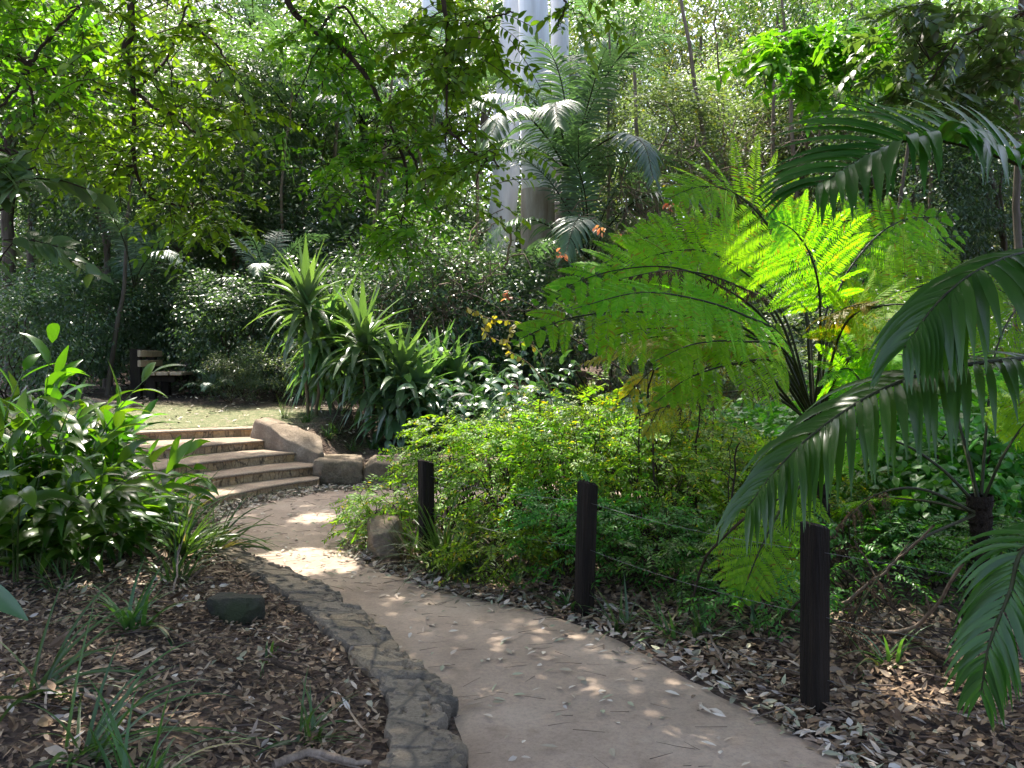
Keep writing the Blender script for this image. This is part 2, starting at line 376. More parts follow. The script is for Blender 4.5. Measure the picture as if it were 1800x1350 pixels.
def axis(a, b, c, d, fine, coarse):
    return np.unique(np.r_[np.arange(a, b, coarse), np.arange(b, c, fine), np.arange(c, d + coarse, coarse)].round(4))
xs = axis(-70, -7, 6, 70, .09, 1.2); ys = axis(-30, 1, 14, 110, .09, 1.2)
X, Y = np.meshgrid(xs, ys, indexing='ij'); Z = terrain(X, Y)
g = Geo(); i, j = np.meshgrid(np.arange(len(xs) - 1), np.arange(len(ys) - 1), indexing='ij'); q = i * len(ys) + j
g.add(np.stack((X, Y, Z), -1), np.stack((q, q + len(ys), q + len(ys) + 1, q + 1), -1))
tag(obj('ground', g, ground_material()), 'brown leaf covered forest floor', kind='structure')

# path: one sheet between its two edges
pl = np.vstack(([(-.2, -6), (-.2, 0)], (WALL_R[:11] + WALL_L[:11] * .6) / 1.6, [(-3.05, 8.2), (-3.0, 8.9), (-2.75, 9.5), (-2.35, 10.1), (-1.6, 10.35), (.2, 10.4), (2.2, 10.3), (6, 11), (9, 13)]))
pr = np.vstack(([(2.2, -6), (2.1, 0)], [gp(*p)[:2] for p in [(1720, 1450), (1550, 1350), (1440, 1290), (1290, 1205), (1200, 1160), (1120, 1120), (1000, 1082), (880, 1060), (780, 1035), (690, 1003), (640, 985), (628, 955), (632, 930), (650, 905), (690, 890)]], [(-.7, 9.0), (.4, 9.1), (2.4, 9.3), (6, 9.8), (9.5, 11.5)]))
pa, pb2 = resample(pl, 160), resample(pr, 160)
u = np.linspace(0, 1, 9)[None, :, None]
V = pa[:, None] * (1 - u) + pb2[:, None] * u
V = np.concatenate((V, np.full(V.shape[:2] + (1,), .006)), -1)
V[..., 2] += .012 * fbm(V * 1.2, 3)
V[:, -1, 2] = -.03; V[:, 0, 2] = -.03
i, j = np.meshgrid(np.arange(159), np.arange(8), indexing='ij'); q = i * 9 + j
tag(obj('path', Geo().add(V, np.stack((q, q + 9, q + 10, q + 1), -1)), path_material()), 'pinkish concrete footpath', kind='structure')

# ------------------------------------------------------------------ stone edging along the path
def edging():
    n, m = 800, 30
    a, b = resample(WALL_L, n), resample(WALL_R, n)
    s = np.linspace(0, 6.2, n)
    ja = .05 * fbm(np.stack((s * 5, 0 * s, 0 * s), -1), 4) * 2; jb = .05 * fbm(np.stack((s * 6, 0 * s + 9, 0 * s), -1), 4) * 2
    sb = lambda q, f: (vnoise(np.stack((np.floor(s * f + .3 * np.sin(s * 5)), 0 * s + q, 0 * s), -1) + .5) - .5)
    ja = ja + .05 * sb(3, 4.3); nz = lambda f, q: fbm(np.stack((s * f, 0 * s + q, 0 * s), -1), 5)
    jb = jb + .05 * sb(7, 5.1) + .02 * sb(9, 17) + .06 * nz(14, 2) - .05 * (nz(7, 5) > .1); ja = ja + .05 * nz(12, 4)
    dr = nrm(b - a); a = a - dr * ja[:, None]; b = b + dr * (jb[:, None] - .015)
    rows = []
    prof = [(0, -.12), (0, .0), (0.0, .75)] + [(t, 1) for t in np.linspace(.02, .98, m - 6)] + [(1, .8), (1.0, .3), (.97, -.12)]
    for t, k in prof:
        P = a * (1 - t) + b * t
        slab = vnoise(np.stack((np.floor(s * 3.2 + t * 1.3 + .6 * np.sin(s * 7)), np.full(n, round(t * 1.6)), 0 * s), -1) + .5)
        led = fbm(np.stack((s * 5, 0 * s + t * 3, 0 * s + 4), -1), 5)
        z = .085 + .015 * (slab - .5) + +.022 * fbm(np.stack((P[:, 0] * 5, P[:, 1] * 9, 0 * s), -1), 6) - .018 * ((led > .07) & (t > .62)) - .015 * ((led > .15) & (t < .3)) - .012 * (led < -.12)
        rows.append(np.concatenate((P, (z * k)[:, None]), 1))
    V = np.stack(rows, 1); mm = V.shape[1]
    crack = np.abs(((s * 2.3 + .3 * np.sin(s * 9)) % 1) - .5) > .475
    V[crack, 3:-3, 2] -= .02
    i, j = np.meshgrid(np.arange(n - 1), np.arange(mm - 1), indexing='ij'); q = i * mm + j
    o = obj('stone_edging', Geo().add(V, np.stack((q, q + mm, q + mm + 1, q + 1), -1)), M['slate'], smooth=False)
    tag(o, 'low edging of flat rough grey stones between the path and the leafy bed', 'stone edging')
edging()

# ------------------------------------------------------------------ steps
def steps():
    root = thing('stone_steps', 'curved flight of five stone steps with rough brown risers', 'steps', (-3.4, 10, 0))
    n = 60
    lines = [resample(spline(L, 40), n) for L in STEP]
    lines.append(lines[-1] + np.array((-.35, .85)))
    off = np.array((-3.4, 10, 0))
    for k in range(5):
        f, b = lines[k], lines[k + 1]
        b = b + nrm(b - f) * .06 if k < 4 else b
        z1, z0 = RISE * (k + 1), RISE * k - .03
        wob = .012 * fbm(np.stack((f[:, 0] * 9, f[:, 1] * 9, np.full(n, k * 3.0)), -1), 4) * 2
        inn = nrm(b - f)
        P3 = lambda p, z: np.concatenate((p, np.broadcast_to(np.asarray(z, float), (n,))[:, None]), 1)
        riser = Geo(); m = 6
        rows = [P3(f + inn * (.02 + .016 * fbm(np.stack((f[:, 0] * 14, f[:, 1] * 14, np.full(n, t * 3 + k)), -1), 3)[:, None] * 2), z0 + (z1 - .03 - z0) * t) for t in np.linspace(0, 1, m)]
        V = np.stack(rows, 1) - off; i, j = np.meshgrid(np.arange(n - 1), np.arange(m - 1), indexing='ij'); q = i * m + j
        riser.add(V, np.stack((q, q + m, q + m + 1, q + 1), -1))
        st = obj('step', riser, M['riser'], root, smooth=False)
        tr = Geo()
        rows = [P3(f + inn * .03, z1 - .032), P3(f - inn * (.004 + wob[:, None]), z1 - .026), P3(f - inn * (.002 + wob[:, None]), z1 - .006 + wob * .5), P3(f + inn * .02, z1 + wob * .5)]
        for t in (.2, .4, .6, .8, 1): rows.append(P3(f * (1 - t) + b * t, z1 + .012 * fbm(np.stack((f[:, 0] * 3, f[:, 1] * 3, np.full(n, t * 3 + k)), -1), 3)))
        V = np.stack(rows, 1) - off; m = V.shape[1]; i, j = np.meshgrid(np.arange(n - 1), np.arange(m - 1), indexing='ij'); q = i * m + j
        tr.add(V, np.stack((q, q + m, q + m + 1, q + 1), -1))
        obj('tread', tr, M['tread'], st)
steps()

# ------------------------------------------------------------------ rocks
def rock(name, label, cat, loc, size, rz, mat, seed, tilt=(0, 0), cuts=10, rough=.05, cutd=.82, box=.75, group=None):
    bm = bmesh.new(); bmesh.ops.create_cube(bm, size=2); bmesh.ops.subdivide_edges(bm, edges=bm.edges[:], cuts=22, use_grid_fill=True)
    V = np.array([v.co[:] for v in bm.verts]); r = np.random.default_rng(seed)
    sp = nrm(V); p = (np.abs(V) ** 12).sum(1) ** (1 / 12); bx = V / p[:, None]
    V = bx * box + sp * (1 - box)
    for _ in range(cuts):
        d = nrm(r.normal(size=3)); k = cutd + r.uniform(-.05, .14)
        ex = np.maximum(V @ d - k, 0); V = V - ex[:, None] * d
    V = V * np.array(size) / 2
    s = max(size)
    V = V + nrm(V) * (fbm(V / s * 5 + seed, 5) * s * rough * 2)[:, None] + nrm(V) * (fbm(V / s * 22 + seed, 3) * s * rough * .5)[:, None]
    for v, c in zip(bm.verts, V): v.co = c
    me = bpy.data.meshes.new(name); bm.to_mesh(me); bm.free(); me.materials.append(mat)
    me.polygons.foreach_set('use_smooth', np.full(len(me.polygons), True))
    o = bpy.data.objects.new(name, me); COL.objects.link(o); o.location = loc; o.rotation_euler = (tilt[0], tilt[1], rz)
    return tag(o, label, cat, group)
rock('wing_boulder', 'long sloping sandstone slab closing the top end of the steps', 'boulder', (-2.98, 11.15, .39), (1.5, .5, .54), R(-44), M['boulder'], 3, tilt=(0, R(11)), cutd=.86, box=.85, rough=.035)
rock('retaining_block', 'squarish sandstone block standing at the foot of the steps', 'stone block', (-2.22, 10.55, .12), (.62, .8, .4), R(8), M['boulderdark'], 5, cutd=1.08, box=.96, group='stone blocks of the low retaining wall')
rock('retaining_block', 'long sandstone block between the squarish block and the yellow shrub', 'stone block', (-1.46, 10.62, .12), (.86, .78, .4), R(2), M['boulderdark'], 6, cutd=1.1, box=.96, group='stone blocks of the low retaining wall')
rock('retaining_block', 'sandstone block of the low wall half hidden behind the yellow green shrub', 'stone block', (-.5, 10.68, .12), (1.0, .78, .4), R(-2), M['boulderdark'], 8, cutd=1.1, box=.96, group='stone blocks of the low retaining wall')
c = gp(662, 985)
rock('path_boulder', 'upright brown boulder at the bend of the path under a small shrub', 'boulder', (c[0] + .05, c[1] + .12, .13), (.27, .42, .36), R(15), M['boulderdark'], 9, cutd=.9, box=.85)
c = gp(418, 1068, .12)
rock('mossy_rock', 'small dark mossy rock lying in the leaf litter', 'rock', (c[0], c[1], tz(c[0], c[1]) + .05), (.33, .22, .2), R(-12), M['mossrock'], 12, cutd=.85)

# ------------------------------------------------------------------ box helper with worn edges
def plank(g, c, size, mi=0, rot=None, bev=.008):
    sx, sy, sz = np.array(size) / 2
    prof = [(-1, -1), (1, -1), (1, 1), (-1, 1)]
    def ring(z, ins):
        pts = []
        for a, b in prof:
            x, y = a * (sx - ins), b * (sy - ins)
            if a * b > 0: pts += [(x, y - b * bev), (x - a * bev, y)]
            else: pts += [(x - a * bev, y), (x, y - b * bev)]
        return np.array([(x, y, z) for x, y in pts])
    V = np.vstack((ring(-sz, bev), ring(-sz + bev, 0), ring(sz - bev, 0), ring(sz, bev)))
    Fc = [(k * 8 + a, k * 8 + (a + 1) % 8, k * 8 + 8 + (a + 1) % 8, k * 8 + 8 + a) for k in range(3) for a in range(8)]
    Fc += [(24, 25, 26, 27), (24, 27, 28, 31), (28, 29, 30, 31)]
    Fc += [(3, 2, 1, 0), (7, 4, 3, 0), (7, 6, 5, 4)]
    if rot is not None: V = V @ np.array(rot.to_3x3()).T
    return g.add(V + np.array(c), Fc, mi)

# bench
def bench():
    bx, by = -6.55, 15.3
    z = tz(bx, by)
    root = thing('park_bench', 'dark timber bench with two back planks on the upper terrace', 'bench', (bx, by, z), R(9)); root.scale = (1.18, 1.18, 1.18)
    for yy in (-.42, .42):
        g = Geo(); plank(g, (-.22, yy, .34), (.15, .12, .84)); po = obj('post', g, M['benchdark'], root, smooth=False)
        g = Geo(); plank(g, (.1, yy, .31), (.5, .11, .1)); obj('arm_bracket', g, M['benchdark'], po, smooth=False)
    for yy in (-.42, .42):
        g = Geo(); plank(g, (.0, yy, .1), (.13, .12, .4)); obj('leg', g, M['benchdark'], root, smooth=False)
    for zz in (.54, .69):
        g = Geo(); plank(g, (-.12, 0, zz), (.05, 1.25, .1)); obj('back_plank', g, M['benchslat'], root, smooth=False)
    for xx in (.02, .21, .40):
        g = Geo(); plank(g, (xx, 0, .385), (.17, 1.3, .05)); obj('seat_plank', g, M['benchslat'], root, smooth=False)
bench()

# fence: posts and wires
def fence():
    P = [(gp(1432, 1246), .86, .102), (gp(1026, 1082), .85, .1), (np.array((-.66, 6.35, 0)), .82, .1), (np.array((3.3, 2.35, 0)), .86, .13)]
    root = thing('wire_fence', 'low fence of square dark timber posts strung with thin wires', 'fence', P[0][0])
    o = P[0][0]
    for k, (p, h, w) in enumerate(P):
        g = Geo(); n0 = 0
        plank(g, (0, 0, 0), (w, w, h + .1), bev=.012)
        V = g.V[0]; V[:, 2] += (h - .1) / 2
        top = V[:, 2] > h - .05
        V[top, 2] -= (V[top, 0] + w / 2) * .28
        rz = R(24 + 6 * k)
        V = V @ np.array(Matrix.Rotation(rz, 3, 'Z')).T
        V[:, :2] += V[:, 2:] * rng.normal(0, .022, 2); g.V[0] = V + p - o
        obj('fence_post', g, M['post'], root, smooth=False)
    for f in (.84, .5, .17):
        g = Geo(); pts = []
        seq = [3, 0, 1, 2]
        for a, b in zip(seq, seq[1:]):
            A, B = P[a][0] + (0, 0, P[a][1] * f), P[b][0] + (0, 0, P[b][1] * f)
            for t in np.linspace(0, 1, 9)[:-1]: pts.append(A * (1 - t) + B * t - (0, 0, .03 * 4 * t * (1 - t)))
        pts.append(P[2][0] + (0, 0, P[2][1] * f))
        d = np.zeros(3)
        tube(g, np.array(pts) - o + d, .0012, 5); obj('wire', g, M['wire'], root)
fence()

# ================================================================== PLANTS
def frame_along(T, up=(0, 0, 1.0)):
    up = np.broadcast_to(np.asarray(up, float), T.shape)
    S = nrm(np.cross(T, up)); N = nrm(np.cross(S, T)); return S, N
def palm_frond(P, n=44, Lm=.5, W=.03, droop=1.2, vee=.25, base=.12, r0=.012, up=(0, 0, 1.0), nseg=6, tipk=.45, jit=.08, fold=.3, forward=.55):
    g = Geo(); Q = spline(P, 70); t = np.linspace(base, .995, n); idx = t * 69
    def smp(A): i = np.clip(idx.astype(int), 0, 68); f = (idx - i)[:, None]; return A[i] * (1 - f) + A[i + 1] * f
    T = nrm(np.gradient(Q, axis=0)); S, N = frame_along(T, up)
    B, t_, S, N = smp(Q), smp(T), smp(S), smp(N)
    u = (t - base) / (1 - base)
    Ln = Lm * np.clip(np.minimum(.55 + 1.6 * u, 1) * (1 - (1 - tipk) * np.clip((u - .45) / .55, 0, 1) ** 1.5), .1, 1)
    for sg in (-1, 1):
        al = (forward + .75 * u ** 2)[:, None] + rng.normal(0, jit, (n, 1))
        D = S * sg + t_ * al + N * (vee + rng.normal(0, jit, (n, 1)))
        blades(g, B + rng.normal(0, .002, B.shape), D, N + S * sg * -.2, Ln * rng.uniform(.9, 1.08, n), W * (.75 + .35 * np.sin(PI * u)) * rng.uniform(.85, 1.1, n), nseg, droop * rng.uniform(.7, 1.3, n), 'strap', fold)
    tube(g, Q, np.linspace(r0, r0 * .2, 70), 6, 1)
    return g
def fern_frond(P, npair=14, Lp=.6, npin=28, lp=.072, wp=.02, start=.3, droop=.35, up=(0, 0, 1.0), r0=.011, curl=0, skip=0):
    g = Geo(); Q = spline(P, 70); t = np.linspace(start, .995, npair) ; idx = t * 69
    def smp(A): i = np.clip(idx.astype(int), 0, 68); f = (idx - i)[:, None]; return A[i] * (1 - f) + A[i + 1] * f
    T = nrm(np.gradient(Q, axis=0)); S, N = frame_along(T, up)
    B, Tt, S, N = smp(Q), smp(T), smp(S), smp(N); u = (t - start) / (1 - start)
    Ln = Lp * np.clip(np.minimum(.6 + 1.3 * u, 1) * (1 - np.clip((u - .25) / .75, 0, 1) ** 1.25), .05, 1)
    for sg in (-1, 1):
        N = nrm(N + S * rng.normal(0, .16, (npair, 1)) + Tt * rng.normal(0, .16, (npair, 1)))
        D = nrm(S * sg + Tt * (.42 + .5 * u ** 2)[:, None] + N * (.1 + rng.normal(0, .06, (npair, 1))))
        ok = np.ones(npair, bool)
        ok = rng.random(npair) > max(skip, .05)
        s = np.linspace(.05, .99, npin)
        L_ = (Ln * rng.uniform(.9, 1.06, npair))[:, None]
        dr = droop * rng.uniform(.5, 1.6, (npair, 1))
        pos = B[:, None] + D[:, None] * (s[None] * L_)[..., None]
        pos[..., 2] -= dr * (s[None] ** 2) * L_ * .6
        td = np.broadcast_to(D[:, None], pos.shape).copy(); td[..., 2] -= dr * s[None] * 1.2; td = nrm(td)
        Nn = np.broadcast_to(N[:, None], pos.shape); Qv = nrm(np.cross(td, Nn)); Nn = np.cross(Qv, td)
        ll = lp * (1 - s ** 2.2)[None] ** .8 * np.sqrt(L_ / Lp) + .006
        ww = wp * .66 * (1 - .35 * s)[None] * np.ones_like(ll)
        for s2 in (-1, 1):
            dd = Qv * s2 + td * (.3 + .5 * s[None, :, None]) + rng.normal(0, .08, pos.shape) - Nn * .12
            if curl: dd = dd + rng.normal(0, curl, pos.shape)
            blades(g, pos[ok].reshape(-1, 3), dd[ok].reshape(-1, 3), Nn[ok].reshape(-1, 3), ll[ok].ravel(), ww[ok].ravel(), 2 if not curl else 3, .25 + curl * 2, 'lance', flat=not curl)
        k = np.linspace(0, 1, 7)
        for a in np.flatnonzero(ok):
            m = B[a] + D[a] * (k[:, None] * L_[a]); m[:, 2] -= dr[a] * k ** 2 * L_[a] * .6
            tube(g, m, np.linspace(.0024, .0008, 7), 4, 0)
    tube(g, Q, np.linspace(r0, r0 * .18, 70), 6, 1)
    return g

# ------------------------------------------------------------------ crowns, trees, shrubs
def crown_geo(Rr, ncl, nper, L, W, clr=.5, hollow=.6, droop=.6, lump=.35, flat=.6, seed=0, nseg=2, prof='lance', zc=0, bottom=-1):
    g = Geo(); a = rdir(ncl, 0, .75)
    lob = 1 + lump * 2 * fbm(a * 1.6 + seed * 7.7, 3)
    c = a * (rng.uniform(hollow ** 3, 1, ncl) ** (1 / 3) * lob)[:, None]
    c[:, 2] = np.maximum(c[:, 2], bottom) 
    c = c * np.array(Rr)
    rr = clr * rng.uniform(.6, 1.35, ncl)
    off = rng.normal(0, .5, (ncl, nper, 3)) * rr[:, None, None]; off[..., 2] *= flat
    B = (c[:, None] + off).reshape(-1, 3); n = len(B)
    out = nrm(np.repeat(a, nper, 0)) * .5
    D = nrm(out + rdir(n, -.25, .35)); N = nrm(np.array((0, 0, 1.0)) + rng.normal(0, .55, (n, 3)))
    B[:, 2] += zc
    blades(g, B, D, N, L * rng.uniform(.65, 1.25, n), W * rng.uniform(.7, 1.2, n), nseg, droop, prof, flat=True)
    return g, c + np.array((0, 0, zc))
def wiggle(a, b, n, amp):
    t = np.linspace(0, 1, n)[:, None]; P = np.array(a) * (1 - t) + np.array(b) * t
    w = np.cumsum(rng.normal(0, 1, (n, 3)), 0); w = w - w[0] - t * (w[-1] - w[0])
    return P + w * amp / math.sqrt(n)
def tree_proto(name, cat, mat, H, Rr, ncl, nper, L, W, clr, r0, bark=None, limbs=7, lean=.3, part='crown', **kw):
    root = thing(name, 'tree', cat)
    zc = H - Rr[2] * .85
    cg, cl = crown_geo(Rr, ncl, nper, L, W, clr, zc=zc, **kw)
    tg = Geo(); top = np.array((rng.normal(0, lean), rng.normal(0, lean), zc + Rr[2] * .3))
    sp = wiggle((0, 0, -.3), top, 14, lean * .7)
    tube(tg, sp, np.linspace(r0, r0 * .35, 14) * (1 + .35 * np.exp(-np.arange(14) * 1.2)), 8)
    for k in range(limbs):
        i = rng.integers(6, 13); e = cl[rng.integers(len(cl))]
        tube(tg, wiggle(sp[i], e, 8, .15), np.linspace(r0 * .4, r0 * .08, 8), 5)
    obj('trunk', tg, bark or M['bark'], root)
    obj(part, cg, mat, root, smooth=False)
    return root
def shrub_proto(name, cat, mat, H, Rr, ncl, nper, L, W, clr, stems=6, bark=None, **kw):
    root = thing(name, 'shrub', cat)
    cg, cl = crown_geo(Rr, ncl, nper, L, W, clr, zc=H - Rr[2] * .95, **kw)
    tg = Geo()
    for k in range(stems):
        e = cl[rng.integers(len(cl))]
        tube(tg, wiggle((rng.normal(0, .08), rng.normal(0, .08), -.1), e, 9, .12), np.linspace(.018, .005, 9), 5)
    obj('stem', tg, bark or M['twig'], root); obj('foliage', cg, mat, root, smooth=False)
    return root
POOL = {}
def place(kind, x, y, s, label, group=None, rz=None, z=None, cat=None):
    e = POOL[kind]; k = e[1] % len(e[0]); first = e[1] < len(e[0]); e[1] += 1; p = e[0][k]
    z = tz(x, y) if z is None else z; rz = rng.uniform(0, 6.28) if rz is None else rz
    if first:
        p.location = (x, y, z); p.rotation_euler = (0, 0, rz); p.scale = (s,) * 3 if np.isscalar(s) else s
        p['label'] = label
        if group: p['group'] = group
        o = p
    else: o = dup(p, (x, y, z), rz, s, label, group)
    return o
def pool(kind, protos): POOL[kind] = [protos, 0]

pool('broad', [tree_proto('rainforest_tree', 'tree', M['broad'], 9, (2.3, 2.3, 2.6), 130, 95, .15, .06, .6, .13, seed=k) for k in range(2)])
pool('dark', [tree_proto('dense_tree', 'tree', M['dark'], 7, (2.0, 2.0, 2.4), 140, 110, .11, .05, .5, .1, seed=k + 4) for k in range(2)])
pool('airy', [tree_proto('airy_tree', 'tree', M['airy'], 11, (2.4, 2.4, 3.2), 110, 80, .14, .055, .6, .12, seed=k + 8, hollow=.3) for k in range(2)])
pool('vine', [tree_proto('vine_clad_tree', 'tree', M['grey'], 9, (1.7, 1.7, 4.2), 170, 100, .11, .055, .5, .14, seed=k + 12, hollow=.75, droop=.9) for k in range(2)])
pool('shrub', [shrub_proto('dark_shrub', 'shrub', M['dark'], 2.6, (1.25, 1.25, 1.35), 110, 80, .09, .042, .36, seed=k + 20, hollow=.5) for k in range(2)])
pool('flecked', [shrub_proto('small_leaved_shrub', 'shrub', M['grey'], 2.3, (1.1, 1.1, 1.2), 80, 80, .075, .035, .34, seed=k + 24, hollow=.4) for k in range(2)])
pool('leafy', [shrub_proto('leafy_shrub', 'shrub', M['shrubbright'], 1.3, (.7, .7, .65), 46, 40, .12, .065, .3, seed=k + 28, hollow=.4, nseg=3) for k in range(2)])

def TREE(kind, px, Y, s, label, group=None):
    place(kind, (px - 900) / F * Y, Y, s, label, group)

G1 = 'trees of the rainforest behind the terrace'
for a in [
    ('broad', 60, 19, 1.0, 'broad leaved tree in the shade beyond the glossy ginger clump'),
    ('dark', 190, 17.5, .95, 'dark dense tree just behind the park bench'),
    ('dark', 330, 19, 1.05, 'dense dark tree between the park bench and the cordyline canes'),
    ('broad', 250, 23, 1.15, 'tall broad leaved tree rising over the dense tree behind the bench'),
    ('broad', 420, 22, 1.0, 'broad leaved tree beside the pale sky gap behind the cordylines'),
    ('dark', 560, 19.5, .72, 'low dense tree behind the tallest cordyline'),
    ('broad', 650, 24, 1.1, 'broad leaved tree behind the thin hanging branch'),
    ('dark', 735, 20, .7, 'dense tree crown just beside the white gum trunks'),
    ('dark', 850, 19.5, .45, 'low dense tree at the foot of the white gum trunks'),
    ('vine', 1110, 24.5, .9, 'vine covered tree next to the big feather palm'),
    ('vine', 1190, 22, .85, 'vine draped tree above the yellow green tree fern'),
    ('vine', 1290, 26, 1.05, 'tall vine clad tree behind the tree fern crown'),
    ('vine', 1400, 21, .95, 'vine clad tree behind the arching tip of the glossy palm frond'),
    ('broad', 1520, 20, 1.0, 'broad leaved tree over the glossy palm fronds'),
    ('broad', 1660, 17, .95, 'bushy green tree above the topmost glossy palm frond'),
    ('dark', 1590, 15.5, .8, 'dark tree hidden behind the glossy palm fronds'),
    ('dark', 1770, 15, .9, 'dark tree behind the drooping grey green palm fronds'),
    ('vine', 1490, 27, 1.2, 'vine clad tree deep behind the glossy palm fronds'),
    ('broad', -60, 16, 1.0, 'broad leaved tree at the dark edge beyond the ginger'),
    ('broad', 1900, 19, 1.1, 'broad leaved tree at the edge beyond the glossy palm'),
]: TREE(*a[:4], a[4], G1)
G2 = 'sunlit trees far behind the gum trunks'
for k, (px, Y, s) in enumerate([(1060, 31, 1.2), (1150, 36, 1.4), (1240, 33, 1.25), (1370, 34, 1.35), (1480, 36, 1.3), (1600, 30, 1.1), (1720, 28, 1.0), (990, 38, 1.5), (840, 33, 1.3), (720, 35, 1.35), (600, 32, 1.25), (480, 36, 1.4), (350, 33, 1.3), (200, 34, 1.35), (60, 30, 1.2)]):
    kind = 'airy' if k in (0, 1, 2, 3, 4, 7, 6, 8) else ('broad' if k % 2 else 'airy')
    TREE(kind, px, Y, s, 'yellowish sunlit tree far behind the feather palm and gum trunks' if px > 950 else 'sunlit tree far off behind the leafy hanging branches', G2 if px > 950 else 'far trees behind the hanging branches')
G3 = 'shrubs of the forest edge'
for a in [
    ('shrub', 330, 17.2, 1.0, 'rounded dark shrub beside the bench end'),
    ('shrub', 420, 15.6, .95, 'dense dark shrub between the bench and the cordylines'),
    ('shrub', 245, 17.4, .9, 'dark shrub hugging the back of the bench'),
    ('shrub', 120, 16, 1.0, 'dark shrub in deep shade behind the ginger stalks'),
    ('shrub', 20, 14, .9, 'dark shrub at the shaded end of the terrace'),
    ('shrub', 560, 16.5, 1.05, 'dark shrub behind the tallest cordyline canes'),
    ('shrub', 670, 16, 1.1, 'dark thicket shrub behind the leaning bare stem'),
    ('shrub', 770, 15.2, 1.15, 'thicket shrub with bare stems below the gum trunks'),
    ('shrub', 860, 15.8, 1.1, 'dark shrub below the white gum trunks'),
    ('shrub', 960, 16.2, 1.15, 'dark shrub around the brown palm trunk base'),
    ('flecked', 1070, 14.5, 1.1, 'small leaved shrub behind the tip of the tree fern'),
    ('flecked', 1180, 13.2, 1.0, 'small leaved shrub under the tree fern fronds'),
    ('flecked', 1290, 12, .95, 'small leaved shrub with sparkling leaves behind the middle fence post'),
    ('flecked', 1370, 13, 1.0, 'small leaved shrub behind the tree fern trunk'),
    ('shrub', 1480, 14.5, 1.2, 'dark shrub behind the trunk of the tree fern'),
    ('shrub', 1600, 12.5, 1.0, 'dark shrub behind the fern petioles'),
    ('flecked', 1710, 11.5, 1.0, 'greyish shrub behind the second fern trunk'),
    ('shrub', 1800, 10.5, 1.0, 'dark shrub in the shade beyond the second fern'),
    ('flecked', 480, 14.6, .5, 'low trailing shrub on the bank above the wing boulder'),
    ('flecked', 400, 14.4, .4, 'low trailing plant on the bank above the steps'),
    ('shrub', 620, 18.5, 1.3, 'tall dark shrub under the far palm'),
    ('flecked', 1240, 16.5, 1.35, 'tall greyish shrub above the tree fern crown'),
    ('flecked', 1130, 17.5, 1.35, 'tall greyish shrub beside the low young palm'),
]: TREE(*a[:4], a[4], G3)

for k in range(19):
    px = -150 + k * 112 + float(rng.uniform(-30, 30)); Y = [21.5, 25.5, 28.5][k % 3]
    if 690 < px < 1080: Y = 27.5
    TREE('shrub' if px < 950 else 'flecked', px, Y, (2.5, 2.5, 2.1 + .35 * (k % 3)), 'big bushy thicket tree behind the cordylines and hanging branches' if px < 950 else 'big greyish thicket tree on the slope behind the tree fern', 'thicket trees behind the cordylines' if px < 950 else 'thicket trees on the far slope')
for k in range(9):
    px = 1150 + k * 90; Y = [19.5, 25.5, 22][k % 3]
    TREE('vine', px, Y, (1.15, 1.15, .74 + .1 * (k % 3)), 'vine smothered tree on the slope behind the tree fern', 'vine smothered trees on the slope')

# far woodland seen between everything: one mass
g = Geo()
n = 90000
ang = rng.uniform(R(-42), R(42), n); rad_ = rng.uniform(42, 50, n); zz = rng.uniform(1, 25, n)
B = np.stack((np.sin(ang) * rad_, np.cos(ang) * rad_, zz), 1)
keep = fbm(B * .22, 3) + .3 * (1 - zz / 24) > -.13
B = B[keep]; n = len(B)
blades(g, B, rdir(n, -.3, .4), nrm(np.array((0, 0, 1.)) + rng.normal(0, .6, (n, 3))), rng.uniform(.35, .6, n), rng.uniform(.16, .28, n), 2, .5, 'lance', flat=True)
tag(obj('far_woodland', g, M['airy'], smooth=False), 'pale far off woodland seen through gaps', kind='stuff')

# ------------------------------------------------------------------ gum trees
def gum(px0, px1, Y, w, label, brown=0):
    a = at(px0, 470, Y); b = at(px1, 0, Y); z0 = tz(a[0], Y)
    root = thing('gum_tree', label, 'tree', (a[0], Y, z0), group='smooth barked gum trees')
    dirv = (b - a) / (b[2] - a[2])
    def p(z): return (a + dirv * (z - a[2])) - np.array((a[0], Y, z0))
    H = 21
    zs = np.linspace(z0 - .3, H, 26); P = np.array([p(z) for z in zs]); P[:, :2] += rng.normal(0, .025, (26, 2))
    r = w / 2 * (1.12 - .5 * (zs / H)) * (1 + .25 * np.exp(-(zs - z0) * 1.2))
    g = Geo(); tube(g, P, r, 20)
    tr = obj('trunk', g, M['gum'], root)
    if brown:
        k = zs < z0 + brown; g = Geo(); m = k.sum() + 1
        tube(g, P[:m], r[:m] + .012, 20); obj('rough_bark', g, M['gumbrown'], tr)
    g2 = Geo(); top = P[-6]
    for k in range(5):
        e = P[20] + rng.normal(0, 1, 3) * (2.6, 2.6, 1) + (0, 0, 3)
        tube(g2, wiggle(P[18 + k], e, 8, .3), np.linspace(w * .2, w * .05, 8), 7)
    obj('limb', g2, M['gum'], tr)
    cg, _ = crown_geo((3.4, 3.4, 2.0), 40, 60, .2, .045, .8, zc=H + 1, seed=px0, hollow=.3)
    obj('crown', cg, M['grey'], root, smooth=False)
gum(880, 903, 23, .78, 'white smooth gum trunk standing behind the thick middle one', 0)
gum(948, 936, 20.5, .82, 'thickest pale gum trunk rising behind the feather palm', 4.2)
gum(992, 982, 21.5, .52, 'slender gum trunk with reddish bark strip beside the thick one', 4.6)
gum(768, 762, 27, .85, 'pale gum trunk half hidden by the hanging leafy branches')
g = Geo()

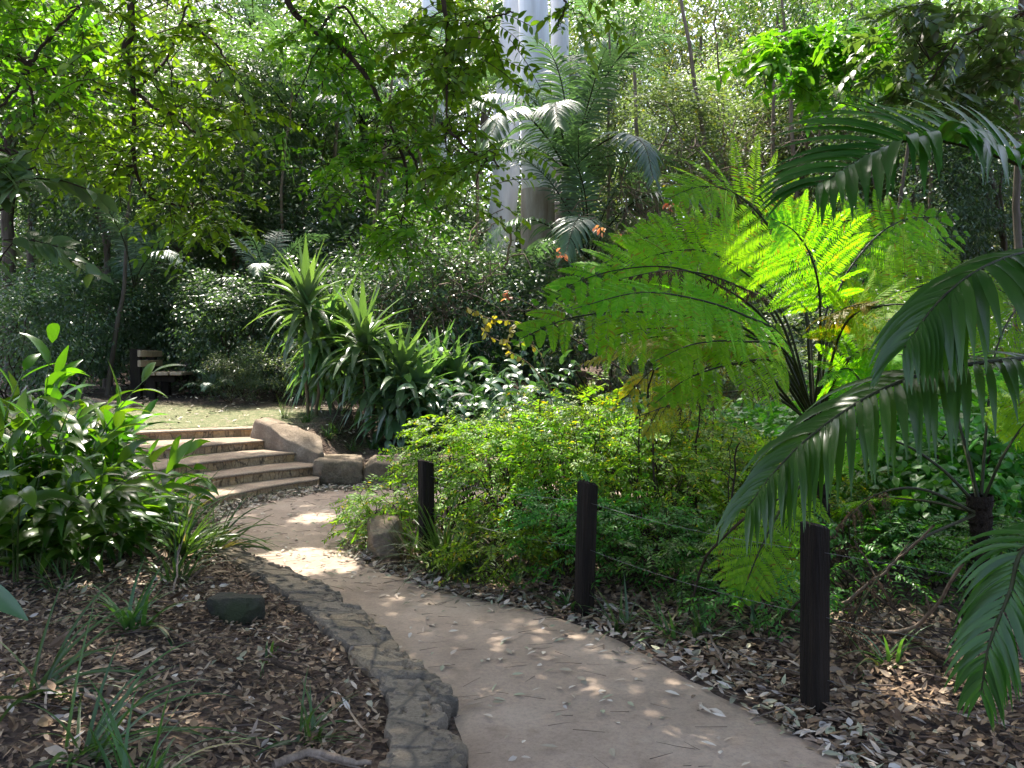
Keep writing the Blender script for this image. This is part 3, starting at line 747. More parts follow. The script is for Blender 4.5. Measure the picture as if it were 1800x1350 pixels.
# slim saplings / dark stems
def sapling(px, Y, h, r, label, lean=0, mat='bark', leaves=None):
    x = (px - 900) / F * Y; z = tz(x, Y)
    root = thing('thin_tree', label, 'tree', (x, Y, z), group='slim forest trunks')
    g = Geo(); tube(g, wiggle((0, 0, -.2), (lean, 0, h), 14, .12), np.linspace(r, r * .5, 14), 7); obj('trunk', g, M[mat], root)
    cg, _ = crown_geo((.9, .9, .8), 26, 45, .12, .05, .4, zc=h, seed=px); obj('crown', cg, M[leaves or 'broad'], root, smooth=False)
for a in [(452, 21, 7.5, .06, 'slim pole tree standing in the pale sky gap'), (505, 20, 6, .07, 'slim trunk under the far palm crown'),
          (530, 22, 8, .07, 'slim trunk close beside the far palm'), (1545, 14, 6, .05, 'thin dark trunk over the glossy palm frond', .5),
          (1310, 19, 9, .075, 'grey mottled trunk leaning on the vine slope', -1.6, 'deadwood'), 
          (185, 15.5, 4.2, .05, 'leaning thin stem near the bench', .6), (1795, 9, 7, .05, 'thin dark stem at the edge above the palm', -.1),
          (25, 17, 8, .16, 'dark thick trunk in shade beyond the ginger'), (755, 15, 2.9, .05, 'leaning bare brown stem below the hanging leaves', -.45)]:
    sapling(*a)
for k, (px, Y, h, r) in enumerate([(395, 20, 8, .05), (432, 24, 10, .07), (478, 18.5, 7, .045), (560, 21, 9, .06), (612, 18, 7.5, .05), (660, 22, 9, .07), (705, 18.5, 6.5, .045), (800, 19, 7, .05), (835, 24, 10, .07), (1075, 19, 8, .05), (1130, 20.5, 9, .07), (1350, 18, 8, .06), (1440, 17, 8, .06), (1500, 19, 9, .07), (1640, 15, 7, .05)]):
    sapling(px, Y, h, r, 'slim pale stem standing among the cordyline side trees' if px < 900 else 'slim pale stem on the slope behind the tree fern', float(rng.normal(0, .5)), 'deadwood')
# thin stems rising through the fine leaved shrubs
for k, (px, Y, h, lb) in enumerate([(1170, 5.9, 1.75, 'thin dark stem rising through the shrubs below the fern tips'), (1105, 6.2, 1.3, 'thin stem just behind the middle post'), (1215, 6.4, 1.5, 'thin stem by the sunny track'), (1255, 5.3, 1.0, 'short thin stem between the two front posts'), (960, 6.8, 1.3, 'thin stem among the bright shrubs')]):
    x = (px - 900) / F * Y; root = thing('bare_sapling', lb, 'sapling', (x, Y, tz(x, Y)), group='thin saplings behind the fence')
    g = Geo(); P = wiggle((0, 0, -.1), (rng.normal(0, .1), 0, h), 14, .06); tube(g, P, np.linspace(.011, .005, 14), 6)
    for q in range(3): i0 = rng.integers(5, 12); tube(g, wiggle(P[i0], P[i0] + rng.normal(0, .2, 3) + (0, 0, .15), 6, .03), np.linspace(.005, .002, 6), 5)
    obj('stem', g, M['twig'], root)
    g = Geo(); i0 = rng.integers(5, 14, 40); blades(g, P[i0] + rng.normal(0, .13, (40, 3)), rdir(40, -.1, .3), nrm(rng.normal(0, .5, (40, 3)) + (0, 0, 1)), .07, .03, 3, .6); obj('foliage', g, M['shrubbright'], root)

# ------------------------------------------------------------------ background palms
def palm_protos():
    out = []
    for k in range(2):
        P = [(0, 0, 0), (0, .5, .55), (0, 1.2, .95), (0, 1.9, .95), (0, 2.5, .55)] if k == 0 else [(0, 0, 0), (0, .35, .7), (0, .85, 1.4), (0, 1.4, 1.8), (0, 2.0, 1.85)]
        g = palm_frond(np.array(P, float), 46, .62, .042, 1.1 if k == 0 else .8, .3, .14, .022, nseg=4)
        out.append(mesh_of('frond', g, [M['palm'], M['rachis']]))
    return out
FR = palm_protos()
def palm(px, py, Y, s, label, nf=13, trunk=True, tr=.1, up=.5):
    c = at(px, py, Y); z0 = tz(c[0], Y)
    root = thing('feather_palm', label, 'palm', (c[0], Y, z0), group='feather palms of the rainforest')
    h = max(c[2] - z0, .1)
    if trunk:
        g = Geo(); tube(g, wiggle((0, 0, -.2), (0, 0, h), 12, .06), np.linspace(tr * 1.15, tr, 12), 12); obj('trunk', g, M['bark'], root)
        g = Geo(); tube(g, [(0, 0, h - .15), (0, 0, h + .2), (0, 0, h + .55), (0, 0, h + .75)], [tr * 1.02, tr * 1.25, tr * .8, .03], 12); obj('crownshaft', g, M['stem'], root)
    for k in range(nf):
        inner = k < nf * up
        o = obj('frond', FR[1 if inner else 0], None, root)
        o.location = (0, 0, h + (.4 if trunk else 0)); az = k * 2.4 + rng.uniform(-.25, .25)
        el = rng.uniform(.0, .35) if inner else rng.uniform(-.5, .1)
        o.rotation_euler = (el, rng.uniform(-.25, .25), az); q = s * rng.uniform(.85, 1.12); o.scale = (q, q, q)
palm(1000, 340, 17.5, 1.15, 'big feather palm in front of the white gum trunks', 18, tr=.13)
palm(1035, 455, 16.3, .95, 'low young palm beside the big feather palm', 10, False)
palm(525, 265, 20.5, 1.05, 'far feather palm with shaggy crown above the cordylines', 14)
palm(640, 250, 23, 1.05, 'feather palm behind the curved hanging branch', 13)
palm(450, 90, 25, 1.15, 'feather palm high up behind the leafy branches', 13)
palm(760, 190, 25, 1.1, 'feather palm between the hanging branches and the gum trunks', 13)
palm(235, 505, 15.8, .62, 'small arching palm over the park bench', 9, False)
palm(470, 520, 16.2, .6, 'small grey palm tucked behind the cordylines', 8, False)
palm(372, 690, 14.3, .2, 'tiny seedling palm on the ground near the bench', 8, False)
palm(1075, 150, 25, 1.0, 'feather palm upright beside the slender gum trunk', 11)

# ------------------------------------------------------------------ cordylines
def rosette(g, c, n, L, W, seed=0, up=.35, droop=1.7):
    k = np.arange(n); az = k * 2.39996 + rng.normal(0, .12, n); e = np.linspace(1.35, -.25, n) + rng.normal(0, .1, n)
    D = np.stack((np.cos(az) * np.cos(e), np.sin(az) * np.cos(e), np.sin(e)), 1)
    B = np.array(c) + np.stack((np.cos(az) * .02, np.sin(az) * .02, -np.linspace(-.05, .3, n)), 1)
    blades(g, B, D, np.array((0, 0, 1.)) + .01 * rng.normal(size=(n, 3)) - D * .0 + np.stack((-np.cos(az), -np.sin(az), 0 * az), 1) * .8, L * rng.uniform(.75, 1.1, n), W * rng.uniform(.85, 1.15, n), 8, droop * (np.clip(1 - e / 1.9, .15, 1)) * rng.uniform(.7, 1.25, n), 'strap', .35)
def cordyline(px, Y, canes, label):
    x = (px - 900) / F * Y; z = tz(x, Y)
    root = thing('cordyline', label, 'plant', (x, Y, z), group='cordylines behind the low stone wall')
    for dx, dy, h, L in canes:
        g = Geo(); P = wiggle((dx * .4, dy * .4, -.1), (dx, dy, h), 10, .06); tube(g, P, np.linspace(.03, .022, 10), 7); st = obj('cane', g, M['cane'], root)
        g = Geo(); rosette(g, P[-1], 64, L * 1.22, .115, droop=2.1); obj('leaf_rosette', g, M['cordy'], st)
cordyline(545, 12.8, [(-.05, 0, 1.75, .8), (.15, .2, 1.2, .75)], 'tall cordyline with arching strap leaves above the wing boulder')
cordyline(600, 13.4, [(0, 0, 1.35, .75), (-.25, -.1, .8, .65)], 'cordyline with two canes just behind the tallest one')
cordyline(645, 12.2, [(-.05, 0, 1.5, .8), (.1, .1, 1.0, .7)], 'cordyline with a leaning bare cane and an upright bright leaf')
cordyline(708, 12, [(0, 0, 1.05, .75), (.25, .1, .75, .65), (-.2, .1, .55, .6)], 'shorter bushy cordyline behind the low stone wall')
cordyline(770, 13, [(0, 0, .9, .7), (.3, 0, .7, .65)], 'low cordyline beside the dark hollow')

# ------------------------------------------------------------------ ginger and broad leaved clumps
def ginger(name, label, cat, loc, ncane, h, L, W, mat, spread=.35, lean=.5, npl=11, group=None, toward=None, droop=1.2):
    root = thing(name, label, cat, loc, group=group)
    sg, lg = Geo(), Geo()
    for k in range(ncane):
        a = rng.uniform(0, 2 * PI); hh = h * rng.uniform(.65, 1.1)
        b = np.array((math.cos(a), math.sin(a), 0)) * spread * math.sqrt(rng.uniform(0, 1)); out = np.array((math.cos(a), math.sin(a), 0)) * lean * rng.uniform(.3, 1.1) * hh
        if toward is not None: out = out + np.array(toward) * lean * .5 * hh
        t = np.linspace(0, 1, 9)[:, None]
        P = b + out * t ** 1.8 + np.array((0, 0, hh)) * (t - .12 * t ** 3); P[0, 2] -= .05
        tube(sg, P, np.linspace(.008, .003, 9), 5)
        tt = np.linspace(.22, 1, npl); idx = tt * 8; i = np.clip(idx.astype(int), 0, 7); f = (idx - i)[:, None]
        B = P[i] * (1 - f) + P[i + 1] * f; T = nrm(P[i + 1] - P[i])
        az = rng.uniform(0, PI); S = np.array((math.cos(az), math.sin(az), 0)); sgn = np.where(np.arange(npl) % 2, 1, -1)[:, None]
        D = S * sgn * (1.0 - .55 * tt[:, None] ** 2) + T * (.55 + .5 * tt[:, None]) + rng.normal(0, .18, (npl, 3))
        blades(lg, B, D, nrm(T + rng.normal(0, .2, T.shape) + (0, 0, .3)), L * rng.uniform(.7, 1.15, npl) * (.75 + .25 * np.sin(PI * tt)), W * rng.uniform(.8, 1.15, npl), 7, droop * rng.uniform(.5, 1.3, npl), 'lance', .28, wav=.05)
    obj('stem', sg, M['stem'], root); obj('foliage', lg, mat, root)
    return root
GG = 'glossy ginger clumps beside the steps'
def GI(px, Y, ncane, h, L, W, label, **k):
    h *= 1.25; L *= 1.05; W *= .92; ncane = int(ncane * 1.3)
    x = (px - 900) / F * Y; return ginger('ginger_plant', label, 'plant', (x, Y, tz(x, Y) - .02), ncane, h, L, W, M['ginger'], group=GG, **k)
GI(40, 6.3, 16, 1.15, .38, .085, 'tall glossy ginger clump at the shaded end of the bed')
GI(80, 6.6, 18, .9, .38, .085, 'glossy ginger clump with tall bright shoots below the bench', toward=(0, -.1, 0))
GI(150, 7.4, 12, .5, .34, .075, 'ginger clump hiding the hidden end of the steps')
GI(110, 5.8, 15, .66, .34, .075, 'low spreading ginger clump over the leaf litter', lean=.9)
GI(20, 5.4, 14, .75, .36, .08, 'dark low ginger clump at the edge of the leaf litter', lean=.9)
GI(180, 6.2, 9, .55, .33, .075, 'small yellow lit ginger clump beside the strappy grass', lean=.9, toward=(.1, -.2, 0))
GI(250, 7.3, 6, .26, .28, .065, 'lowest ginger clump at the end of the stone edging', lean=.8)
GI(-60, 6.0, 14, 1.1, .38, .085, 'dark ginger clump at the very edge of the planting bed')
x = (165 - 900) / F * 6.5
g_ = ginger('ginger_shoot', 'single tall ginger shoot with a big bright leaf pointing at the bench', 'plant', (x + .05, 6.45, tz(x, 6.5)), 2, 1.3, .42, .1, M['ginger'], lean=.15, spread=.06, npl=7, group=GG)
g_ = ginger('ginger_shoot', 'upright ginger shoot above the shaded clump', 'plant', ((62 - 900) / F * 6.2, 6.2, .1), 2, 1.7, .4, .09, M['ginger'], lean=.12, spread=.06, npl=7, group=GG)
x = (150 - 900) / F * 9.5
ginger('ginger_plant', 'pale shiny ginger clump between the bench and the front clumps', 'plant', (x, 9.5, tz(x, 9.5)), 7, 1.0, .42, .09, M['lily'], group=GG)
GL = 'dark broad leaved plants behind the low stone wall'
for px, Y, h, lb in [(800, 12, 1.0, 'dark broad leaved clump over the dark hollow'), (870, 11.6, 1.15, 'dark glossy clump with drooping leaves in the middle of the bank'), (930, 12.5, 1.3, 'dark broad leaved clump under the yellow fern tips'),
                     (840, 13.5, 1.5, 'taller dark leafy clump behind the drooping ones'), (1010, 11.5, 1.1, 'dark leafy clump behind the sapling with red shoots'), (1100, 10.5, .95, 'dark leafy clump behind the yellow fern frond'), (750, 13.8, 1.2, 'dark leafy clump behind the bushy cordyline')]:
    x = (px - 900) / F * Y; ginger('broad_leaved_plant', lb, 'plant', (x, Y, tz(x, Y)), 16, h, .36, .1, M['lily'], group=GL, spread=.5, npl=9, droop=1.8)
for px, Y, h, lb in [(985, 7.2, 1.15, 'bright broad leaved plant above the fine leaved shrub'), (1070, 7.6, 1.1, 'bright broad leaved plant behind the middle fence post')]:
    x = (px - 900) / F * Y; ginger('bright_leaved_plant', lb, 'plant', (x, Y, tz(x, Y)), 7, h, .26, .09, M['shrubbright'], group='bright leaved plants behind the fence', spread=.35, npl=8)
# big close leaf at the picture edge
x, y = -1.74, 2.35
root = thing('big_leaved_plant', 'plant with very large dark leaves at the edge of the litter', 'plant', (x, y, tz(x, y)))
sg, lg = Geo(), Geo()
for tp, ax, L_, W_ in [((.1, -.02, .86), (1, .0, -.2), .29, .085), ((.08, -.05, .72), (1, -.1, -.25), .25, .085), ((-.1, .1, .9), (-.5, .3, .1), .3, .15)]:
    P = spline([(0, 0, -.03), (tp[0] * .3, tp[1] * .3, tp[2] * .6), tp], 9); tube(sg, P, np.linspace(.006, .003, 9), 5)
    blades(lg, [tp], [ax], [(0, -.5, 1)], L_, W_, 9, .5, 'lance', .3)
obj('stem', sg, M['stem'], root); obj('foliage', lg, M['lily'], root)

# ------------------------------------------------------------------ strappy grasses
def tuft(label, x, y, n, L, W=.011, mat='grass', e=(.5, 1.35), droop=1.6, bias=None, cat='grass tuft', name='grass_tuft'):
    root = thing(name, label, cat, (x, y, tz(x, y)), group='strappy grass tufts')
    az = rng.uniform(0, 2 * PI, n); el = rng.uniform(*e, n)
    D = np.stack((np.cos(az) * np.cos(el), np.sin(az) * np.cos(el), np.sin(el)), 1)
    if bias is not None: D = D + np.array(bias)
    B = np.stack((rng.normal(0, .03, n), rng.normal(0, .03, n), np.full(n, -.02)), 1)
    g = Geo(); blades(g, B, D, np.stack((-np.cos(az), -np.sin(az), .4 + 0 * az), 1), L * rng.uniform(.55, 1.1, n), W * rng.uniform(.8, 1.2, n), 9, droop * rng.uniform(.3, 1.3, n), 'grass', .3)
    obj('blades', g, M[mat], root)
    nd = max(n // 5, 3); a2 = rng.uniform(0, 2 * PI, nd)
    g = Geo(); blades(g, B[:nd], np.stack((np.cos(a2), np.sin(a2), .5 + 0 * a2), 1), np.stack((-np.cos(a2), -np.sin(a2), .4 + 0 * a2), 1), L * .6, W * .8, 7, 2.2, 'grass', .3)
    obj('dry_blades', g, M['drygrass'], root)
def TU(px, py, n, L, label, h=.1, **k):
    k['W'] = k.get('W', .011) * 1.7; L = L * 1.2; n = int(n * 1.2)
    p = gp(px, py, h); tuft(label, p[0], p[1], n, L, **k)
TU(318, 965, 90, .72, 'tall bright strappy grass leaning over the stone edging', bias=(.25, 0, 0))
TU(285, 940, 60, .8, 'tall strappy grass in front of the ginger leaves')
TU(375, 955, 60, .55, 'strappy grass fanning over the path end of the edging', bias=(.5, 0, -.1))
TU(235, 1108, 34, .42, 'strappy tuft with pale bent blades in the leaf litter', W=.014)
TU(540, 1270, 26, .3, 'small grass tuft beside the stone edging', bias=(.2, 0, 0), W=.008)
TU(240, 1400, 30, .42, 'upright grass tuft at the bottom of the leafy bed', W=.011, e=(.8, 1.4))
TU(60, 1240, 40, .6, 'long arching grass sweeping over the leaf litter', bias=(.6, 0, -.2), W=.009, e=(.3, 1.0))
TU(30, 1000, 30, .5, 'grass tuft under the dark ginger clump')
TU(470, 1140, 9, .2, 'tiny sprig of grass near the mossy rock', W=.008)
TU(150, 1330, 26, .5, 'arching grass tuft among the brown litter', bias=(.3, 0, 0), W=.009)
TU(310, 1015, 30, .4, 'grass tuft between the ginger and the mossy rock')
TU(110, 1050, 16, .4, 'sparse grass tuft with few pale blades', W=.008)
TU(735, 985, 34, .45, 'strappy tuft with white shining blades at the path edge', h=0, W=.014)
TU(675, 975, 24, .36, 'grass tuft leaning on the upright path boulder', h=0)
TU(1092, 1110, 18, .3, 'grass tuft behind the foot of the middle post', h=0)
TU(1235, 1135, 22, .28, 'small drooping tuft between the two front posts', h=0)
TU(1000, 1075, 14, .25, 'low grass tuft on the path edge before the middle post', h=0)
TU(1180, 1130, 18, .3, 'grass tuft below the dark low shrub between the posts', h=0)
TU(1330, 1130, 18, .34, 'thin grass tuft close behind the front post', h=0)
TU(820, 1010, 30, .42, 'bright strappy tuft at the path edge below the fine shrubs', h=0)
TU(900, 1040, 24, .34, 'drooping grass tuft spilling from the shrubs to the path', h=0)
TU(1560, 1190, 16, .3, 'sparse grass tuft in the litter beyond the front post', h=0)
tuft('dense grey green grass clump around the farthest fence post', -.52, 6.08, 110, .72, W=.02, droop=2, e=(.7, 1.4))
tuft('dense drooping brown based grass clump behind the path boulder', -.8, 6.3, 90, .5, mat='drygrass', W=.014, droop=2.2)
tuft('grey green grass clump hanging beside the fine leaved shrub', -.36, 5.9, 80, .6, W=.018, droop=2)
for k, (px, Y) in enumerate([(575, 11.4), (620, 11.6), (590, 11.9), (655, 11.8), (540, 12.2), (500, 12.7)]):
    x = (px - 900) / F * Y; tuft(['short green grass tuft beside the wing boulder', 'short grass tuft under the leaning cane', 'soft grass tuft behind the wing boulder', 'soft grass tuft under the bushy cordyline', 'grass tuft below the tall cordyline', 'grass tuft on the bank beside the shrubs'][k], x, Y, 60, .3 if k < 4 else .45, W=.008)

# ------------------------------------------------------------------ fine leaved shrubs along the fence
def fine_shrub(label, loc, Rr, ns, mat='fine', leaf=.038, name='fine_leaved_shrub', np_=9, group='fine leaved shrubs along the fence', lw=.42, sl=.22):
    root = thing(name, label, 'shrub', loc, group=group); ns = int(ns * 1.9); leaf = leaf * 1.12
    sg, lg = Geo(), Geo(); Rr = np.array(Rr) * 1.18
    a = rdir(ns, .25, .6); c = a * (rng.uniform(.25, 1, ns) ** .5)[:, None] * Rr + (0, 0, Rr[2]); c[:, 2] = np.maximum(c[:, 2], .06)
    for k in range(max(7, ns // 9)):
        tube(sg, wiggle((rng.normal(0, .08), rng.normal(0, .08), -.05), c[k % ns], 9, .1), np.linspace(.008, .003, 9), 5)
    D = nrm(a * (1, 1, .3) + rdir(ns, .0, .3) * .8)
    t = np.linspace(.1, 1, np_)
    Ls = sl * rng.uniform(.7, 1.2, ns)
    pos = c[:, None] + D[:, None] * (t[None] * Ls[:, None])[..., None]; pos[..., 2] -= .25 * t[None] ** 2 * Ls[:, None]
    N = nrm(np.array((0, 0, 1.)) + rng.normal(0, .35, (ns, 3)) - D * .2); S = nrm(np.cross(D, N))
    for sg2 in (-1, 1):
        dd = S[:, None] * sg2 + D[:, None] * .55 + rng.normal(0, .2, pos.shape); m = ns * np_
        blades(lg, pos.reshape(-1, 3), dd.reshape(-1, 3), np.repeat(N, np_, 0) + rng.normal(0, .25, (m, 3)), leaf * rng.uniform(.7, 1.3, m), leaf * lw * rng.uniform(.8, 1.2, m), 2, .5, 'lance', .2)
    for k in range(ns): tube(sg, pos[k][::2], .0016, 4)
    obj('stem', sg, M['twig'], root); obj('foliage', lg, M[mat], root, smooth=False)
def FS(px, Y, Rr, ns, label, **k):
    x = (px - 900) / F * Y; fine_shrub(label, (x, Y, tz(x, Y)), Rr, ns, **k)
FS(815, 7.05, (.42, .36, .5), 140, 'yellow green fine leaved shrub around the farthest post')
FS(905, 6.6, (.5, .45, .48), 170, 'bright fine leaved shrub between the farthest and middle posts')
FS(1020, 6.5, (.5, .45, .55), 170, 'full fine leaved shrub directly behind the middle fence post')
FS(1000, 7.2, (.5, .45, .6), 150, 'tall loose fine leaved shrub under the yellow fern tips')
FS(1115, 7.1, (.5, .45, .62), 150, 'tall loose fine leaved shrub reaching into the fern')
FS(1215, 6.9, (.42, .4, .55), 110, 'tall yellowish fine leaved shrub beneath the fern stalks')
FS(1150, 6.2, (.5, .45, .42), 150, 'fine leaved shrub on the tree fern side of the middle post')
FS(880, 5.75, (.34, .28, .2), 80, 'low bright fine leaved shrub spilling to the path', sl=.18)
FS(1000, 5.7, (.3, .3, .3), 70, 'green fine leaved shrub in front of the middle post', mat='shrubbright')
FS(1120, 5.5, (.4, .3, .28), 90, 'darker fine leaved shrub between the posts', mat='shrubbright')
FS(668, 6.95, (.3, .2, .22), 70, 'feathery yellow shrub growing over the upright path boulder')
FS(712, 7.9, (.16, .16, .33), 30, 'yellow leaved sprig in front of the low stone wall', mat='fine')
FS(1240, 7.4, (.5, .5, .45), 110, 'fine leaved shrub by the sunny track behind the fence')
FS(1200, 5.2, (.34, .26, .22), 60, 'dark low shrub between the posts under the ferns', mat='shrubbright')
FS(1290, 5.4, (.36, .3, .26), 60, 'dark low shrub beside the hanging fern frond', mat='shrubbright')
FS(1340, 4.7, (.26, .2, .14), 34, 'small dark shrub just behind the front post', mat='shrubbright')
FS(1540, 5.2, (.4, .3, .26), 60, 'dark shrub under the bare fern stalks', mat='shrubbright')
FS(1660, 5.6, (.42, .3, .3), 60, 'dark shrub before the second fern trunk', mat='shrubbright')
FS(1790, 5.0, (.36, .3, .26), 50, 'dark shrub beyond the hanging palm frond', mat='shrubbright')
FS(1420, 6.4, (.5, .4, .4), 90, 'fine leaved shrub around the tree fern trunk')
FS(1310, 6.6, (.46, .4, .42), 90, 'fine leaved shrub under the tree fern fronds')
FS(1180, 9.0, (.6, .5, .5), 110, 'fine leaved shrub beyond the track', leaf=.05)
# leafy understorey behind the fence
for k, (px, Y, s, lb) in enumerate([(1500, 8, 1.0, 'leafy shrub under the green tree fern trunk'), (1580, 7.2, 1.05, 'bright leafy shrub between the two fern trunks'), (1660, 8.5, 1.2, 'leafy shrub behind the second fern trunk'), (1760, 7.5, 1.15, 'leafy shrub in shade beside the second fern trunk'),
                                  (1620, 6.3, .8, 'low leafy shrub before the second fern trunk'), (1540, 9.5, 1.2, 'leafy shrub on the slope behind the ferns'), (1720, 10, 1.3, 'leafy shrub deep behind the second fern'), (1820, 6.2, .9, 'leafy shrub at the edge beside the hanging palm frond'), (1400, 8.5, .8, 'leafy shrub behind the tree fern trunk'), (1330, 9.5, .9, 'leafy shrub beyond the sunny track')]):
    place('leafy', (px - 900) / F * Y, Y, s, lb, 'leafy shrubs behind the fence')

# sapling with red shoots, vine with yellow leaves
def red_sapling():
    Y = 6.6; b = at(1105, 760, Y); root = thing('red_shoot_sapling', 'thin sapling tipped with orange red new leaves', 'sapling', (b[0], Y, tz(b[0], Y))); o = np.array((b[0], Y, tz(b[0], Y)))
    sg, lg = Geo(), Geo()
    for pts in ([(1170, 880), (1110, 660), (1095, 540), (1060, 470), (1055, 402)], [(1110, 660), (1100, 560), (1085, 420)], [(1130, 700), (1060, 560), (1020, 480), (985, 447)], [(1110, 660), (1000, 590), (940, 540), (890, 517)], [(1170, 700), (1160, 520), (1180, 360)]):
        P = spline([at(*p, Y + .1 * k) - o for k, p in enumerate(pts)], 20); tube(sg, P, np.linspace(.008, .003, 20), 5)
        n = 9; blades(lg, P[-1] + rng.normal(0, .018, (n, 3)), rdir(n, -.2, .5), nrm(rng.normal(0, 1, (n, 3)) + (0, 0, 1)), .055, .026, 3, .8, 'lance', .2)
    obj('stem', sg, M['twig'], root); obj('foliage', lg, M['red'], root)
    Y = 7.4; b = at(960, 680, Y); o = np.array((b[0], Y, tz(b[0], Y))); root = thing('yellow_vine', 'twining vine with yellow leaves beside the fern tips', 'vine', o)
    sg, lg = Geo(), Geo()
    for pts in ([(985, 860), (965, 680), (940, 610), (880, 600), (850, 580), (870, 555)], [(940, 610), (920, 570), (860, 560), (820, 540)], [(965, 680), (930, 640), (890, 610), (905, 570)]):
        P = spline([at(*p, Y) - o for p in pts], 24); tube(sg, P, np.linspace(.006, .003, 24), 5)
        B = P[8:]; n = len(B); blades(lg, B, rdir(n, -.6, .3), nrm(rng.normal(0, 1, (n, 3)) + (0, -.6, .5)), .07 * rng.uniform(.5, 1.2, n), .05, 4, .4, 'oval', .15)
    obj('stem', sg, M['cane'], root); obj('foliage', lg, M['yel'], root)
red_sapling()

# ------------------------------------------------------------------ tree ferns
def px3(pts): return [at(p[0], p[1], p[2]) for p in pts]
def tree_fern(label, base_px, Y, top, r, fronds):
    b = at(base_px, 700, Y); z0 = tz(b[0], Y); o = np.array((b[0], Y, z0))
    root = thing('tree_fern', label, 'tree fern', o)
    T = at(*top) - o
    g = Geo(); P = spline([(0, 0, -.1), T * .5 + (.02, 0, 0), T], 16); tube(g, P, np.linspace(r * 1.25, r, 16) * (1 + .12 * rng.normal(size=16)), 12)
    n = 160; i = rng.integers(0, 15, n); a = rng.uniform(0, 2 * PI, n)
    blades(g, P[i] + np.stack((np.cos(a), np.sin(a), 0 * a), 1) * r * .9, np.stack((np.cos(a), np.sin(a), 1.2 + 0 * a), 1), (0.1, .2, 1), .09, .018, 3, .8, 'strap')
    obj('trunk', g, M['fernbark'], root)
    for fr in fronds:
        kind, pts, kw = fr
        P = np.array([p - o for p in px3(pts)])
        g = fern_frond(P, **kw)
        f = obj('dead_frond' if kind == 'ferndead' else 'frond', g, [M[kind], M['rachis']], root, smooth=False)
        if kind == 'ferndead': f['label'] = 'withered brown frond'
        if kind == 'fernyel': f['label'] = 'yellowing frond'
